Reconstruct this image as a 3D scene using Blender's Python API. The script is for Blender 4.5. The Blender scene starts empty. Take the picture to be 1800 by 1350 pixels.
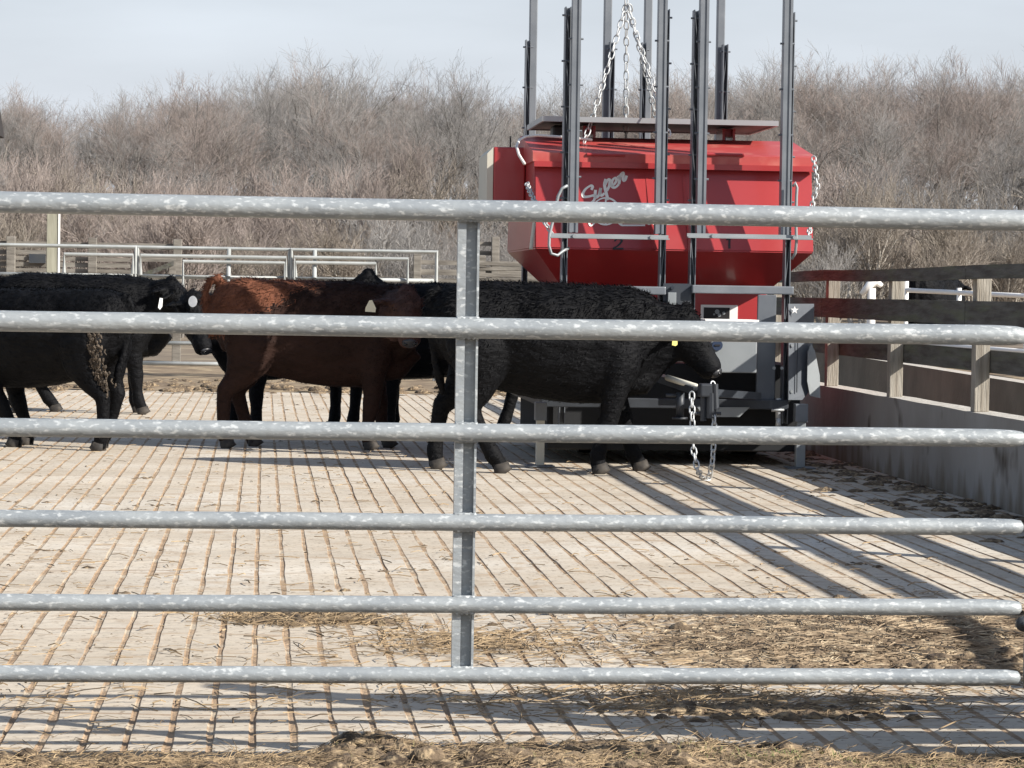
import bpy, bmesh, math, random
from mathutils import Vector, Matrix, noise as mnoise
R = math.radians
rnd = random.Random(7)

# ------------------------------------------------------------------ camera, sky, sun, exposure
scene = bpy.context.scene
C = scene.collection
CAM = Vector((0.0, 0.0, 1.25))
camd = bpy.data.cameras.new("camera")
camd.sensor_width = 36.0
camd.lens = 100.0
camd.clip_start = 0.1
camd.clip_end = 3000
cam = bpy.data.objects.new("camera", camd)
C.objects.link(cam)
ROT = Matrix.Rotation(R(-5.0), 3, 'Z') @ Matrix.Rotation(R(90 - 1.868), 3, 'X') @ Matrix.Rotation(0.0155, 3, 'Z')
cam.matrix_world = Matrix.Translation(CAM) @ ROT.to_4x4()
scene.camera = cam

SUNV = Vector((1.37, -0.87, 1.0)).normalized()
world = bpy.data.worlds.new("World")
scene.world = world
world.use_nodes = True
wt = world.node_tree
bg = wt.nodes['Background']
sky = wt.nodes.new('ShaderNodeTexSky')
sky.sky_type = 'NISHITA'
sky.sun_disc = False
sky.sun_elevation = math.asin(SUNV.z)
sky.sun_rotation = math.atan2(SUNV.x, SUNV.y)
sky.air_density = 1.0
sky.dust_density = 1.2
sky.ozone_density = 1.5
# thin milky cloud veil, thickest towards the horizon, broken by soft streaks
wtc = wt.nodes.new('ShaderNodeTexCoord')
sep = wt.nodes.new('ShaderNodeSeparateXYZ')
wt.links.new(wtc.outputs['Generated'], sep.inputs[0])
mr = wt.nodes.new('ShaderNodeMapRange')
mr.inputs[1].default_value = 0.06
mr.inputs[2].default_value = 0.34
mr.inputs[3].default_value = 0.95
mr.inputs[4].default_value = 0.10
wt.links.new(sep.outputs[2], mr.inputs[0])
cmap = wt.nodes.new('ShaderNodeMapping')
cmap.inputs['Scale'].default_value = (3, 3, 14)
wt.links.new(wtc.outputs['Generated'], cmap.inputs[0])
cn = wt.nodes.new('ShaderNodeTexNoise')
cn.inputs['Scale'].default_value = 2.2
cn.inputs['Detail'].default_value = 5
wt.links.new(cmap.outputs[0], cn.inputs['Vector'])
cm = wt.nodes.new('ShaderNodeMapRange')
cm.inputs[1].default_value = 0.35
cm.inputs[2].default_value = 0.75
cm.inputs[3].default_value = 0.92
cm.inputs[4].default_value = 1.06
wt.links.new(cn.outputs[0], cm.inputs[0])
hz = wt.nodes.new('ShaderNodeMix')
hz.data_type = 'RGBA'
wt.links.new(mr.outputs[0], hz.inputs[0])
wt.links.new(sky.outputs[0], hz.inputs[6])
hz.inputs[7].default_value = (5.65, 6.0, 6.55, 1)
vm = wt.nodes.new('ShaderNodeVectorMath')
vm.operation = 'SCALE'
wt.links.new(hz.outputs[2], vm.inputs[0])
wt.links.new(cm.outputs[0], vm.inputs['Scale'])
wt.links.new(vm.outputs[0], bg.inputs[0])
bg.inputs[1].default_value = 0.085
sund = bpy.data.lights.new("sun", 'SUN')
sund.energy = 4.8
sund.angle = R(0.55)
sund.color = (1.0, 0.95, 0.87)
sun = bpy.data.objects.new("sun", sund)
C.objects.link(sun)
sun.rotation_euler = (-SUNV).to_track_quat('-Z', 'Y').to_euler()
scene.view_settings.view_transform = 'Standard'
scene.view_settings.look = 'None'
scene.view_settings.gamma = 1
scene.view_settings.exposure = 0.66


def pix(x, y, Y):
    """point on the upright plane at distance Y seen at photo pixel x, y"""
    d = ROT @ Vector(((x - 900) / 5000.0, (675 - y) / 5000.0, -1))
    return CAM + d * (Y / d.y)


def pixf(x, y, z=0.0):
    """point at height z seen at photo pixel x, y"""
    d = ROT @ Vector(((x - 900) / 5000.0, (675 - y) / 5000.0, -1))
    return CAM + d * ((z - CAM.z) / d.z)


# ------------------------------------------------------------------ materials
MATS = {}


def mat(name, col, rough=0.7, metal=0.0, col2=None, scale=8.0, detail=5.0, bump=0.0, bscale=None, stretch=(1, 1, 1),
        lo=0.35, hi=0.65, col3=None, scale3=30.0, lo3=0.6, hi3=0.7, coat=0.0, spec=0.5, world=False, sheen=0.0):
    m = bpy.data.materials.new(name)
    m.use_nodes = True
    t = m.node_tree
    b = t.nodes['Principled BSDF']
    b.inputs['Base Color'].default_value = (*col, 1)
    b.inputs['Roughness'].default_value = rough
    b.inputs['Metallic'].default_value = metal
    b.inputs['Coat Weight'].default_value = coat
    b.inputs['Coat Roughness'].default_value = 0.12
    b.inputs['Specular IOR Level'].default_value = spec
    b.inputs['Sheen Weight'].default_value = sheen
    if world:
        geo = t.nodes.new('ShaderNodeNewGeometry')
        src = geo.outputs['Position']
    else:
        tc = t.nodes.new('ShaderNodeTexCoord')
        src = tc.outputs['Object']
    mp = t.nodes.new('ShaderNodeMapping')
    mp.inputs['Scale'].default_value = stretch
    t.links.new(src, mp.inputs[0])
    out = None
    if col2 is not None:
        n = t.nodes.new('ShaderNodeTexNoise')
        n.inputs['Scale'].default_value = scale
        n.inputs['Detail'].default_value = detail
        t.links.new(mp.outputs[0], n.inputs['Vector'])
        r = t.nodes.new('ShaderNodeMapRange')
        r.inputs[1].default_value = lo
        r.inputs[2].default_value = hi
        t.links.new(n.outputs[0], r.inputs[0])
        mx = t.nodes.new('ShaderNodeMix')
        mx.data_type = 'RGBA'
        mx.inputs[6].default_value = (*col, 1)
        mx.inputs[7].default_value = (*col2, 1)
        t.links.new(r.outputs[0], mx.inputs[0])
        out = mx.outputs[2]
    if col3 is not None:
        n = t.nodes.new('ShaderNodeTexNoise')
        n.inputs['Scale'].default_value = scale3
        n.inputs['Detail'].default_value = 3
        t.links.new(mp.outputs[0], n.inputs['Vector'])
        r = t.nodes.new('ShaderNodeMapRange')
        r.inputs[1].default_value = lo3
        r.inputs[2].default_value = hi3
        t.links.new(n.outputs[0], r.inputs[0])
        mx = t.nodes.new('ShaderNodeMix')
        mx.data_type = 'RGBA'
        mx.inputs[6].default_value = (*col, 1)
        if out is not None:
            t.links.new(out, mx.inputs[6])
        mx.inputs[7].default_value = (*col3, 1)
        t.links.new(r.outputs[0], mx.inputs[0])
        out = mx.outputs[2]
    if out is not None:
        t.links.new(out, b.inputs['Base Color'])
    if bump:
        n = t.nodes.new('ShaderNodeTexNoise')
        n.inputs['Scale'].default_value = bscale or scale * 2
        n.inputs['Detail'].default_value = 6
        t.links.new(mp.outputs[0], n.inputs['Vector'])
        bp = t.nodes.new('ShaderNodeBump')
        bp.inputs['Strength'].default_value = bump
        bp.inputs['Distance'].default_value = 0.02
        t.links.new(n.outputs[0], bp.inputs['Height'])
        t.links.new(bp.outputs[0], b.inputs['Normal'])
    MATS[name] = m
    return m


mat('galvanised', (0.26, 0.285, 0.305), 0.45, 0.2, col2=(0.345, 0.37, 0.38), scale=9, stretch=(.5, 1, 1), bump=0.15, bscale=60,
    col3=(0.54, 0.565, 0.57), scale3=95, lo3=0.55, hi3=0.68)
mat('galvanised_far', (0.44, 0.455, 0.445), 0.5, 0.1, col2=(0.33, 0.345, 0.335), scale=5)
mat('chain_steel', (0.50, 0.515, 0.52), 0.4, 0.2)
mat('concrete', (0.57, 0.495, 0.395), 0.9, 0, col2=(0.455, 0.39, 0.305), scale=1.3, detail=9, bump=0.5, bscale=26, stretch=(.35, 1, 1),
    col3=(0.25, 0.19, 0.13), scale3=22, lo3=0.665, hi3=0.72, world=True)
def concrete_detail():
    t = MATS['concrete'].node_tree
    b = t.nodes['Principled BSDF']
    old = b.inputs['Base Color'].links[0].from_socket
    g = t.nodes.new('ShaderNodeNewGeometry')
    def node(k, **kw):
        n = t.nodes.new(k)
        for a_, v_ in kw.items(): setattr(n, a_, v_)
        return n
    def mapped(sc, off=0):
        m_ = node('ShaderNodeMapping')
        m_.inputs['Scale'].default_value = sc
        m_.inputs['Location'].default_value = (off, off * 2, 0)
        t.links.new(g.outputs['Position'], m_.inputs[0])
        return m_.outputs[0]
    def noise(v, sc, det, lo, hi, dist=0):
        n = node('ShaderNodeTexNoise')
        n.inputs['Scale'].default_value = sc
        n.inputs['Detail'].default_value = det
        n.inputs['Distortion'].default_value = dist
        t.links.new(v, n.inputs['Vector'])
        r = node('ShaderNodeMapRange')
        r.inputs[1].default_value, r.inputs[2].default_value = lo, hi
        t.links.new(n.outputs[0], r.inputs[0])
        return r.outputs[0]
    def mix(fac, a_, col, k=1.0):
        m_ = node('ShaderNodeMix', data_type='RGBA')
        f = node('ShaderNodeMath', operation='MULTIPLY')
        t.links.new(fac, f.inputs[0]); f.inputs[1].default_value = k
        t.links.new(f.outputs[0], m_.inputs[0])
        t.links.new(a_, m_.inputs[6])
        m_.inputs[7].default_value = (*col, 1)
        return m_.outputs[2]
    c = old
    c = mix(noise(mapped((1.2, 9, 1)), 2.2, 6, .54, .70), c, (.40, .345, .275), .8)      # trowel streaks across the pad
    c = mix(noise(mapped((.8, .9, 1), 4), .9, 8, .48, .72), c, (.63, .585, .51), .8)       # bleached slabs
    c = mix(noise(mapped((1, 1, 1), 9), 34, 3, .60, .66), c, (.20, .145, .095), .8)       # crumbs of dirt
    c = mix(noise(mapped((1, 1.6, 1), 2), 4.2, 7, .55, .70, .8), c, (.38, .28, .185), .8)  # tracked mud smears
    sp = node('ShaderNodeSeparateXYZ')
    t.links.new(g.outputs['Position'], sp.inputs[0])
    wob = node('ShaderNodeTexNoise'); wob.inputs['Scale'].default_value = 1.4
    t.links.new(g.outputs['Position'], wob.inputs['Vector'])
    ma = node('ShaderNodeMath', operation='MULTIPLY_ADD')
    t.links.new(wob.outputs[0], ma.inputs[0]); ma.inputs[1].default_value = .22
    t.links.new(sp.outputs[1], ma.inputs[2])
    mo_ = node('ShaderNodeMath', operation='PINGPONG')
    t.links.new(ma.outputs[0], mo_.inputs[0]); mo_.inputs[1].default_value = 1.05
    lt = node('ShaderNodeMath', operation='LESS_THAN')
    t.links.new(mo_.outputs[0], lt.inputs[0]); lt.inputs[1].default_value = .013
    gap = noise(mapped((.7, .7, 1), 6), 2.0, 3, .44, .52)
    mu = node('ShaderNodeMath', operation='MULTIPLY')
    t.links.new(lt.outputs[0], mu.inputs[0]); t.links.new(gap, mu.inputs[1])
    c = mix(mu.outputs[0], c, (.30, .21, .14), .85)                                       # tooled cross joints
    t.links.new(c, b.inputs['Base Color'])


concrete_detail()


def wall_detail():
    t = MATS['wall_concrete'].node_tree
    b = t.nodes['Principled BSDF']
    old = b.inputs['Base Color'].links[0].from_socket
    g = t.nodes.new('ShaderNodeNewGeometry')
    m_ = t.nodes.new('ShaderNodeMapping'); m_.inputs['Scale'].default_value = (1, 3.2, .9)
    t.links.new(g.outputs['Position'], m_.inputs[0])
    n = t.nodes.new('ShaderNodeTexNoise'); n.inputs['Scale'].default_value = 1.6; n.inputs['Detail'].default_value = 7
    t.links.new(m_.outputs[0], n.inputs['Vector'])
    sp = t.nodes.new('ShaderNodeSeparateXYZ'); t.links.new(g.outputs['Position'], sp.inputs[0])
    a_ = t.nodes.new('ShaderNodeMath'); a_.operation = 'MULTIPLY_ADD'
    t.links.new(n.outputs[0], a_.inputs[0]); a_.inputs[1].default_value = -.75; t.links.new(sp.outputs[2], a_.inputs[2])
    r = t.nodes.new('ShaderNodeMapRange')
    r.inputs[1].default_value, r.inputs[2].default_value, r.inputs[3].default_value, r.inputs[4].default_value = -.40, -.24, .8, 0
    t.links.new(a_.outputs[0], r.inputs[0])
    mx = t.nodes.new('ShaderNodeMix'); mx.data_type = 'RGBA'
    t.links.new(r.outputs[0], mx.inputs[0]); t.links.new(old, mx.inputs[6]); mx.inputs[7].default_value = (.13, .10, .065, 1)
    t.links.new(mx.outputs[2], b.inputs['Base Color'])


mat('groove_dirt', (0.43, 0.305, 0.195), 0.95, 0, col2=(0.28, 0.19, 0.115), scale=7, col3=(0.46, 0.38, 0.28), scale3=5, lo3=.52, hi3=.62, bump=0.6, bscale=60, world=True)
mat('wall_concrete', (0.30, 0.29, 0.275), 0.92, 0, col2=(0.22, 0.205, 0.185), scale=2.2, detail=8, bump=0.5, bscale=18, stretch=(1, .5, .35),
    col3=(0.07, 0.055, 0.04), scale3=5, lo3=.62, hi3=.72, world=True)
mat('sunlit_wall_top', (0.55, 0.52, 0.47), 0.9, 0, col2=(0.4, 0.37, 0.32), scale=9, bump=.4, bscale=40, world=True)  # paler concrete: sunlight on the wall tops put into the colour
mat('shaded_bunk_concrete', (0.20, 0.18, 0.155), 0.92, 0, col2=(0.15, 0.135, 0.115), scale=3, bump=0.3, bscale=20, world=True)  # bunk face in shade, its darkness painted into the concrete
wall_detail()
mat('old_wood', (0.36, 0.33, 0.28), 0.9, 0, col2=(0.24, 0.21, 0.17), scale=7, detail=8, stretch=(6, 6, .5), bump=0.4, bscale=22, world=True)
mat('dark_board', (0.10, 0.098, 0.088), 0.85, 0, col2=(0.045, 0.04, 0.034), scale=5, detail=8, stretch=(4, .6, 5), bump=0.4, bscale=14,
    col3=(0.10, 0.11, 0.07), scale3=3, lo3=.5, hi3=.75, world=True)
mat('bounce_red_board', (0.11, 0.05, 0.045), 0.85, 0, col2=(0.06, 0.03, 0.028), scale=5, detail=8, stretch=(4, .6, 5), bump=0.4, bscale=14, world=True)  # boards tinted with red light bounced off the feeder; not assigned
mat('far_wood', (0.25, 0.23, 0.20), 0.9, 0, col2=(0.13, 0.117, 0.10), scale=2.4, detail=8, stretch=(1, 1, 6), bump=0.4, bscale=14, world=True)
mat('post_wood', (0.38, 0.37, 0.29), 0.9, 0, col2=(0.27, 0.26, 0.20), scale=2.4, detail=8, stretch=(8, 8, 1), world=True)
mat('faded_red', (0.46, 0.075, 0.065), 0.5, 0.0, col2=(0.40, 0.045, 0.045), scale=2.2, coat=0.08, col3=(0.52, 0.16, 0.13), scale3=4, lo3=.52, hi3=.72)
mat('red_paint', (0.39, 0.031, 0.033), 0.42, 0.0, col2=(0.34, 0.026, 0.029), scale=1.5, coat=0.30, col3=(0.38, 0.045, 0.045), scale3=2.6, lo3=.58, hi3=.78, bump=.04, bscale=3)
mat('grey_steel', (0.19, 0.205, 0.225), 0.45, 0.15, col2=(0.15, 0.165, 0.185), scale=6, bump=.05)
mat('dark_steel', (0.035, 0.042, 0.055), 0.5, 0.1, col2=(0.05, 0.055, 0.06), scale=6)
mat('shade_black', (0.010, 0.011, 0.013), 0.8)  # near black for the shade below the feeder
mat('panel_steel', (0.13, 0.142, 0.16), 0.5, 0.1, col2=(0.10, 0.112, 0.13), scale=5)
mat('shaded_steel', (0.042, 0.048, 0.058), 0.5, 0.1, col2=(0.03, 0.034, 0.041), scale=6)  # steel darkened to carry the shade beneath the hopper overhang
mat('light_steel', (0.30, 0.32, 0.33), 0.45, 0.2, col2=(0.26, 0.28, 0.29), scale=5)
mat('cream_paint', (0.60, 0.57, 0.48), 0.6)
mat('white_vinyl', (0.86, 0.84, 0.81), 0.5)
mat('black_vinyl', (0.015, 0.013, 0.014), 0.5)
mat('navy_vinyl', (0.02, 0.035, 0.075), 0.5)
mat('solar_back', (0.05, 0.055, 0.06), 0.5)
mat('solar_frame', (0.36, 0.37, 0.38), 0.4, 0.4)
mat('white_hose', (0.72, 0.68, 0.64), 0.5)
mat('rubber', (0.02, 0.02, 0.02), 0.8)
mat('black_fur', (0.0016, 0.0018, 0.0027), 0.7, 0, col2=(0.0042, 0.0044, 0.0058), scale=9, detail=6, stretch=(.5, 1, 1), bump=0.7, bscale=34, spec=.16, lo=.45, hi=.75)
mat('shaded_brown_fur', (0.024, 0.0125, 0.0095), 0.75, 0, col2=(0.035, 0.0175, 0.013), scale=7, detail=6, stretch=(.5, 1, 1), bump=0.7, bscale=34, spec=.14)  # the brown coat as it looks in shade
mat('face_fur', (0.085, 0.045, 0.036), 0.75, 0, col2=(0.055, 0.029, 0.024), scale=9, bump=.7, bscale=30, spec=.25)
mat('sunlit_brown_fur', (0.185, 0.072, 0.04), 0.8, 0, col2=(0.105, 0.041, 0.024), scale=7, detail=6, bump=0.7, bscale=34, spec=.14)  # same coat painted lighter where sun falls on the rump
mat('hoof', (0.022, 0.019, 0.017), 0.75, col2=(0.06, 0.05, 0.04), scale=20)
mat('dirty_hoof', (0.16, 0.12, 0.085), 0.9, col2=(0.06, 0.045, 0.035), scale=25)
mat('eye', (0.006, 0.005, 0.005), 0.15)
mat('nose', (0.02, 0.02, 0.022), 0.4, col2=(.06, .06, .065), scale=20)
mat('tag_white', (0.85, 0.86, 0.85), 0.5)
mat('tag_cream', (0.72, 0.66, 0.48), 0.5)
mat('tag_yellow', (0.85, 0.72, 0.22), 0.5)
mat('dung', (0.23, 0.168, 0.108), 0.95, col2=(0.062, 0.043, 0.028), scale=9, bump=.9, bscale=45, col3=(0.38, 0.285, 0.175), scale3=34, lo3=.52, hi3=.66, world=True)
mat('dry_dung', (0.13, 0.10, 0.072), 0.95, col2=(0.05, 0.04, 0.03), scale=30, bump=.8, bscale=60)
mat('straw', (0.33, 0.248, 0.16), 0.85, col2=(0.17, 0.12, 0.075), scale=6, lo=.42, hi=.58, col3=(0.50, 0.405, 0.275), scale3=17, lo3=.56, hi3=.66, world=True)
mat('dark_straw', (0.33, 0.235, 0.135), 0.85, col2=(0.15, 0.105, 0.06), scale=8, lo=.4, hi=.6, col3=(0.42, 0.31, 0.18), scale3=21, lo3=.56, hi3=.66, world=True)
mat('grass', (0.13, 0.16, 0.05), 0.8, col2=(0.34, 0.28, 0.14), scale=9, lo=.4, hi=.6, world=True)
mat('soil', (0.26, 0.195, 0.125), 0.95, col2=(0.15, 0.105, 0.065), scale=2.2, detail=9, bump=1.0, bscale=7, col3=(0.40, 0.31, 0.19), scale3=3.2, lo3=.52, hi3=.68, world=True)
mat('field', (0.21, 0.165, 0.115), 0.95, col2=(0.14, 0.105, 0.075), scale=.25, detail=9, bump=.8, bscale=2, col3=(0.29, 0.235, 0.16), scale3=1.2, lo3=.5, hi3=.7, world=True)
mat('dark_bark', (0.10, 0.09, 0.08), 0.95, col2=(0.05, 0.045, 0.04), scale=.9, detail=6)
mat('bark', (0.26, 0.24, 0.215), 0.95, col2=(0.10, 0.09, 0.08), scale=.9, detail=6)
mat('pale_bark', (0.50, 0.46, 0.40), 0.95, col2=(0.2, 0.175, 0.145), scale=.7, detail=6)
mat('twig', (0.37, 0.352, 0.335), 0.95, col2=(0.21, 0.199, 0.189), scale=.5)
mat('red_twig', (0.385, 0.322, 0.288), 0.95, col2=(0.235, 0.20, 0.18), scale=.5)
mat('pale_twig', (0.345, 0.30, 0.25), 0.95, col2=(0.19, 0.16, 0.135), scale=.5)
mat('roof_brown', (0.028, 0.022, 0.02), 0.8, col2=(0.02, 0.016, 0.014), scale=3)


# ------------------------------------------------------------------ mesh helpers
def tag(o, label=None, cat=None, group=None, kind=None):
    if label: o['label'] = label
    if cat: o['category'] = cat
    if group: o['group'] = group
    if kind: o['kind'] = kind
    return o


def obj(name, bm, m, parent=None, smooth=False, loc=None):
    me = bpy.data.meshes.new(name)
    bmesh.ops.recalc_face_normals(bm, faces=bm.faces[:])
    bm.to_mesh(me)
    bm.free()
    if isinstance(m, str): m = [m]
    for k in m: me.materials.append(MATS[k])
    if smooth:
        me.polygons.foreach_set('use_smooth', [True] * len(me.polygons))
    o = bpy.data.objects.new(name, me)
    C.objects.link(o)
    if parent: o.parent = parent
    if loc: o.location = loc
    return o


def raw(name, verts, faces, m, parent=None, smooth=False, mids=None):
    me = bpy.data.meshes.new(name)
    me.from_pydata(verts, [], faces)
    if isinstance(m, str): m = [m]
    for k in m: me.materials.append(MATS[k])
    if mids: me.polygons.foreach_set('material_index', mids)
    if smooth: me.polygons.foreach_set('use_smooth', [True] * len(me.polygons))
    o = bpy.data.objects.new(name, me)
    C.objects.link(o)
    if parent: o.parent = parent
    return o


def empty(name, loc=(0, 0, 0), rz=0.0):
    o = bpy.data.objects.new(name, None)
    o.empty_display_size = 0.2
    C.objects.link(o)
    o.location = loc
    o.rotation_euler = (0, 0, rz)
    return o


def box(bm, x0, x1, y0, y1, z0, z1, bev=0.0):
    vs = [bm.verts.new((x, y, z)) for z in (z0, z1) for y in (y0, y1) for x in (x0, x1)]
    fs = [(0, 2, 3, 1), (4, 5, 7, 6), (0, 1, 5, 4), (2, 6, 7, 3), (0, 4, 6, 2), (1, 3, 7, 5)]
    faces = [bm.faces.new([vs[i] for i in f]) for f in fs]
    if bev:
        es = list({e for f in faces for e in f.edges})
        bmesh.ops.bevel(bm, geom=es, offset=bev, segments=2, affect='EDGES', profile=.5)
    return vs


def hexa(bm, pts):
    """8 points ordered bottom 4 (ccw) then top 4"""
    vs = [bm.verts.new(p) for p in pts]
    for f in ((3, 2, 1, 0), (4, 5, 6, 7), (0, 1, 5, 4), (1, 2, 6, 5), (2, 3, 7, 6), (3, 0, 4, 7)):
        bm.faces.new([vs[i] for i in f])
    return vs


def frames(pts):
    pts = [Vector(p) for p in pts]
    out = []
    up = None
    for i, p in enumerate(pts):
        a = pts[max(0, i - 1)]
        b = pts[min(len(pts) - 1, i + 1)]
        t = (b - a).normalized()
        if up is None:
            up = Vector((0, 0, 1)) if abs(t.z) < 0.9 else Vector((1, 0, 0))
        s = t.cross(up)
        if s.length < 1e-5: s = t.orthogonal()
        s.normalize()
        up = s.cross(t).normalized()
        out.append((p, s, up))
    return out


def tube(bm, pts, r, n=8, caps=True, closed=False):
    if not isinstance(r, (list, tuple)): r = [r] * len(pts)
    rings = []
    for (p, s, u), q in zip(frames(pts), r):
        if not isinstance(q, (list, tuple)): q = (q, q)
        rings.append([bm.verts.new(p + s * math.cos(2 * math.pi * k / n) * q[0] + u * math.sin(2 * math.pi * k / n) * q[1]) for k in range(n)])
    m = len(rings)
    for i in range(m if closed else m - 1):
        A, B = rings[i], rings[(i + 1) % m]
        for k in range(n):
            bm.faces.new((A[k], A[(k + 1) % n], B[(k + 1) % n], B[k]))
    if caps and not closed:
        bm.faces.new(rings[0][::-1])
        bm.faces.new(rings[-1])
    return rings


def link(bm, c, d, side, L=0.07, w=0.022, r=0.0075):
    d = d.normalized()
    pts = []
    for k in range(10):
        a = 2 * math.pi * k / 10
        ca, sa = math.cos(a), math.sin(a)
        pts.append(c + d * (ca * (L / 2 - w) + (w if ca > 0 else -w) * abs(ca) ** .5 * 1.0) + side * sa * w)
    n = 5
    rings = []
    nn = d.cross(side).normalized()
    for i, p in enumerate(pts):
        t = (pts[(i + 1) % 10] - pts[i - 1]).normalized()
        s = nn.cross(t).normalized()
        rings.append([bm.verts.new(p + s * math.cos(2 * math.pi * k / n) * r + nn * math.sin(2 * math.pi * k / n) * r) for k in range(n)])
    for i in range(10):
        A, B = rings[i], rings[(i + 1) % 10]
        for k in range(n):
            bm.faces.new((A[k], A[(k + 1) % n], B[(k + 1) % n], B[k]))


def chain(bm, pts, L=0.07, w=0.022, r=0.0075):
    pts = [Vector(p) for p in pts]
    segs = [(pts[i], pts[i + 1]) for i in range(len(pts) - 1)]
    tot = sum((b - a).length for a, b in segs)
    step = L - 2.6 * r
    n = max(1, int(tot / step))
    for k in range(n):
        s = (k + .5) * tot / n
        for a, b in segs:
            l = (b - a).length
            if s <= l or (a, b) == segs[-1]:
                d = (b - a).normalized()
                c = a + d * min(s, l)
                break
            s -= l
        base = d.cross(Vector((0, 1, 0)))
        if base.length < .1: base = Vector((1, 0, 0))
        base.normalize()
        other = d.cross(base).normalized()
        ang = R(30) + (R(90) if k % 2 else 0) + rnd.uniform(-.25, .25)
        link(bm, c, d, base * math.cos(ang) + other * math.sin(ang), L, w, r)


# ------------------------------------------------------------------ ground, pad
def fbm(x, y, z=0.0, s=1.0, o=4):
    return mnoise.fractal(Vector((x * s, y * s, z)), 1.0, 2.0, o)


def ground_z(x, y):
    z = -0.06
    if y > 34: z += min(1.0, (y - 34) / 1.5) * 0.10
    if x > 5.6 and y > 6:
        z += min(1.0, (x - 5.6) / .8) * 0.34
    if y > 36: z += min(1, (y - 36) / 8) * .12 * fbm(x, y, 3, .5)
    if y > 75: z += ((y - 75) / 100.0) ** 1.2 * 5.0
    return z


verts, faces = [], []
xs = [-900, -400, -200, -120] + [-80 + i * 4 for i in range(13)] + [-29 + i * 1.0 for i in range(34)] + [5 + i * .3 for i in range(6)] + [7 + i for i in range(30)] + [40 + 5 * i for i in range(12)] + [120, 220, 420, 900]
ys = [-60, -20, 0, 4, 6, 7, 8, 12, 16, 20, 24, 28, 32, 33.5] + [34 + .5 * i for i in range(14)] + [42 + 2 * i for i in range(20)] + [85 + 8 * i for i in range(14)] + [230, 320, 500, 900, 1600]
for y in ys:
    for x in xs: verts.append((x, y, ground_z(x, min(y, 210))))
nx = len(xs)
gm = []
for j in range(len(ys) - 1):
    for i in range(nx - 1):
        faces.append((j * nx + i, j * nx + i + 1, (j + 1) * nx + i + 1, (j + 1) * nx + i))
        gm.append(0 if ys[j] < 46 else 1)
tag(raw('ground', verts, faces, ['soil', 'field'], smooth=True, mids=gm), 'brown manure and straw covered soil around the pen', kind='structure')

# pad: one sheet with real grooves cut along its length
GX0, GSP, GW, GD = -0.018, 0.1143, 0.0105, 0.0055
prof = []
k0, k1 = -96, 40
for k in range(k0, k1):
    g = GX0 + k * GSP
    if g > 4.34: break
    prof += [(g - GW, 0, 0, k), (g - GW * .55, -GD, 1, k), (g + GW * .55, -GD, 1, k), (g + GW, 0, 1, k)]
prof.append((4.44, 0, 0, 99))
prof.insert(0, (prof[0][0] - .2, 0, 0, -99))
rows = [7.64 + .07 * i for i in range(70)] + [12.54 + .14 * i for i in range(40)] + [18.14 + .3 * i for i in range(53)] + [34.0]
verts, faces, mids = [], [], []
for y in rows:
    ey = y
    for (x, z, mi, k) in prof:
        w = 1 + .55 * mnoise.noise(Vector((k * 3.1, y * 1.7, 2))) + .35 * mnoise.noise(Vector((k * 5.7, y * 6.0, 6)))
        g = GX0 + k * GSP
        xx = g + (x - g) * w + .0055 * mnoise.noise(Vector((k * 1.3, y * 2.2, 5))) if abs(k) < 90 else x
        zz = z * (0.55 + .5 * mnoise.noise(Vector((k * 2.7, y * .8, 8)))) if z else 0.003 * fbm(x, y, 1, .8)
        jy = .05 * mnoise.noise(Vector((x * 1.1, 4, 0))) if y == rows[0] else 0
        verts.append((xx, y + jy, zz))
np_ = len(prof)
for j in range(len(rows) - 1):
    for i in range(np_ - 1):
        faces.append((j * np_ + i, j * np_ + i + 1, (j + 1) * np_ + i + 1, (j + 1) * np_ + i))
        mids.append(1 if prof[i + 1][2] == 1 else 0)
base = len(verts)
for i in range(np_): verts.append((verts[i][0], verts[i][1], -.16))
for i in range(np_ - 1):
    faces.append((base + i, base + i + 1, i + 1, i)); mids.append(0)
tag(raw('pavement', verts, faces, ['concrete', 'groove_dirt'], mids=mids), 'pale grooved concrete feedlot pad', kind='structure')

# ------------------------------------------------------------------ concrete wall with plank fence on it
WX = 4.38


def prism_y(bm, x0, x1, z0, z1, ya, yb, seg=1, jit=0.0):
    for s in range(seg):
        pass
    box(bm, x0, x1, ya, yb, z0, z1)


bm = bmesh.new()
ny = 40
vr = []
for j in range(ny + 1):
    y = 7.6 + (34 - 7.6) * j / ny
    jt = .006 * fbm(y, 1, 0, 1.5)
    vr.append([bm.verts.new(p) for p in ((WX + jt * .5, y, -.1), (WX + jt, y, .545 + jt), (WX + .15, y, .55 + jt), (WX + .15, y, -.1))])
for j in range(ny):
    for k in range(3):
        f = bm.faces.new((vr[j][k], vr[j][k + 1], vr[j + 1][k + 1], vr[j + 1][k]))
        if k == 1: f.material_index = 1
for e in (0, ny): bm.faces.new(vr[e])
tag(obj('concrete_wall', bm, ['wall_concrete', 'sunlit_wall_top']), 'low grey concrete wall edging the grooved pad on the right', 'wall')

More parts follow.
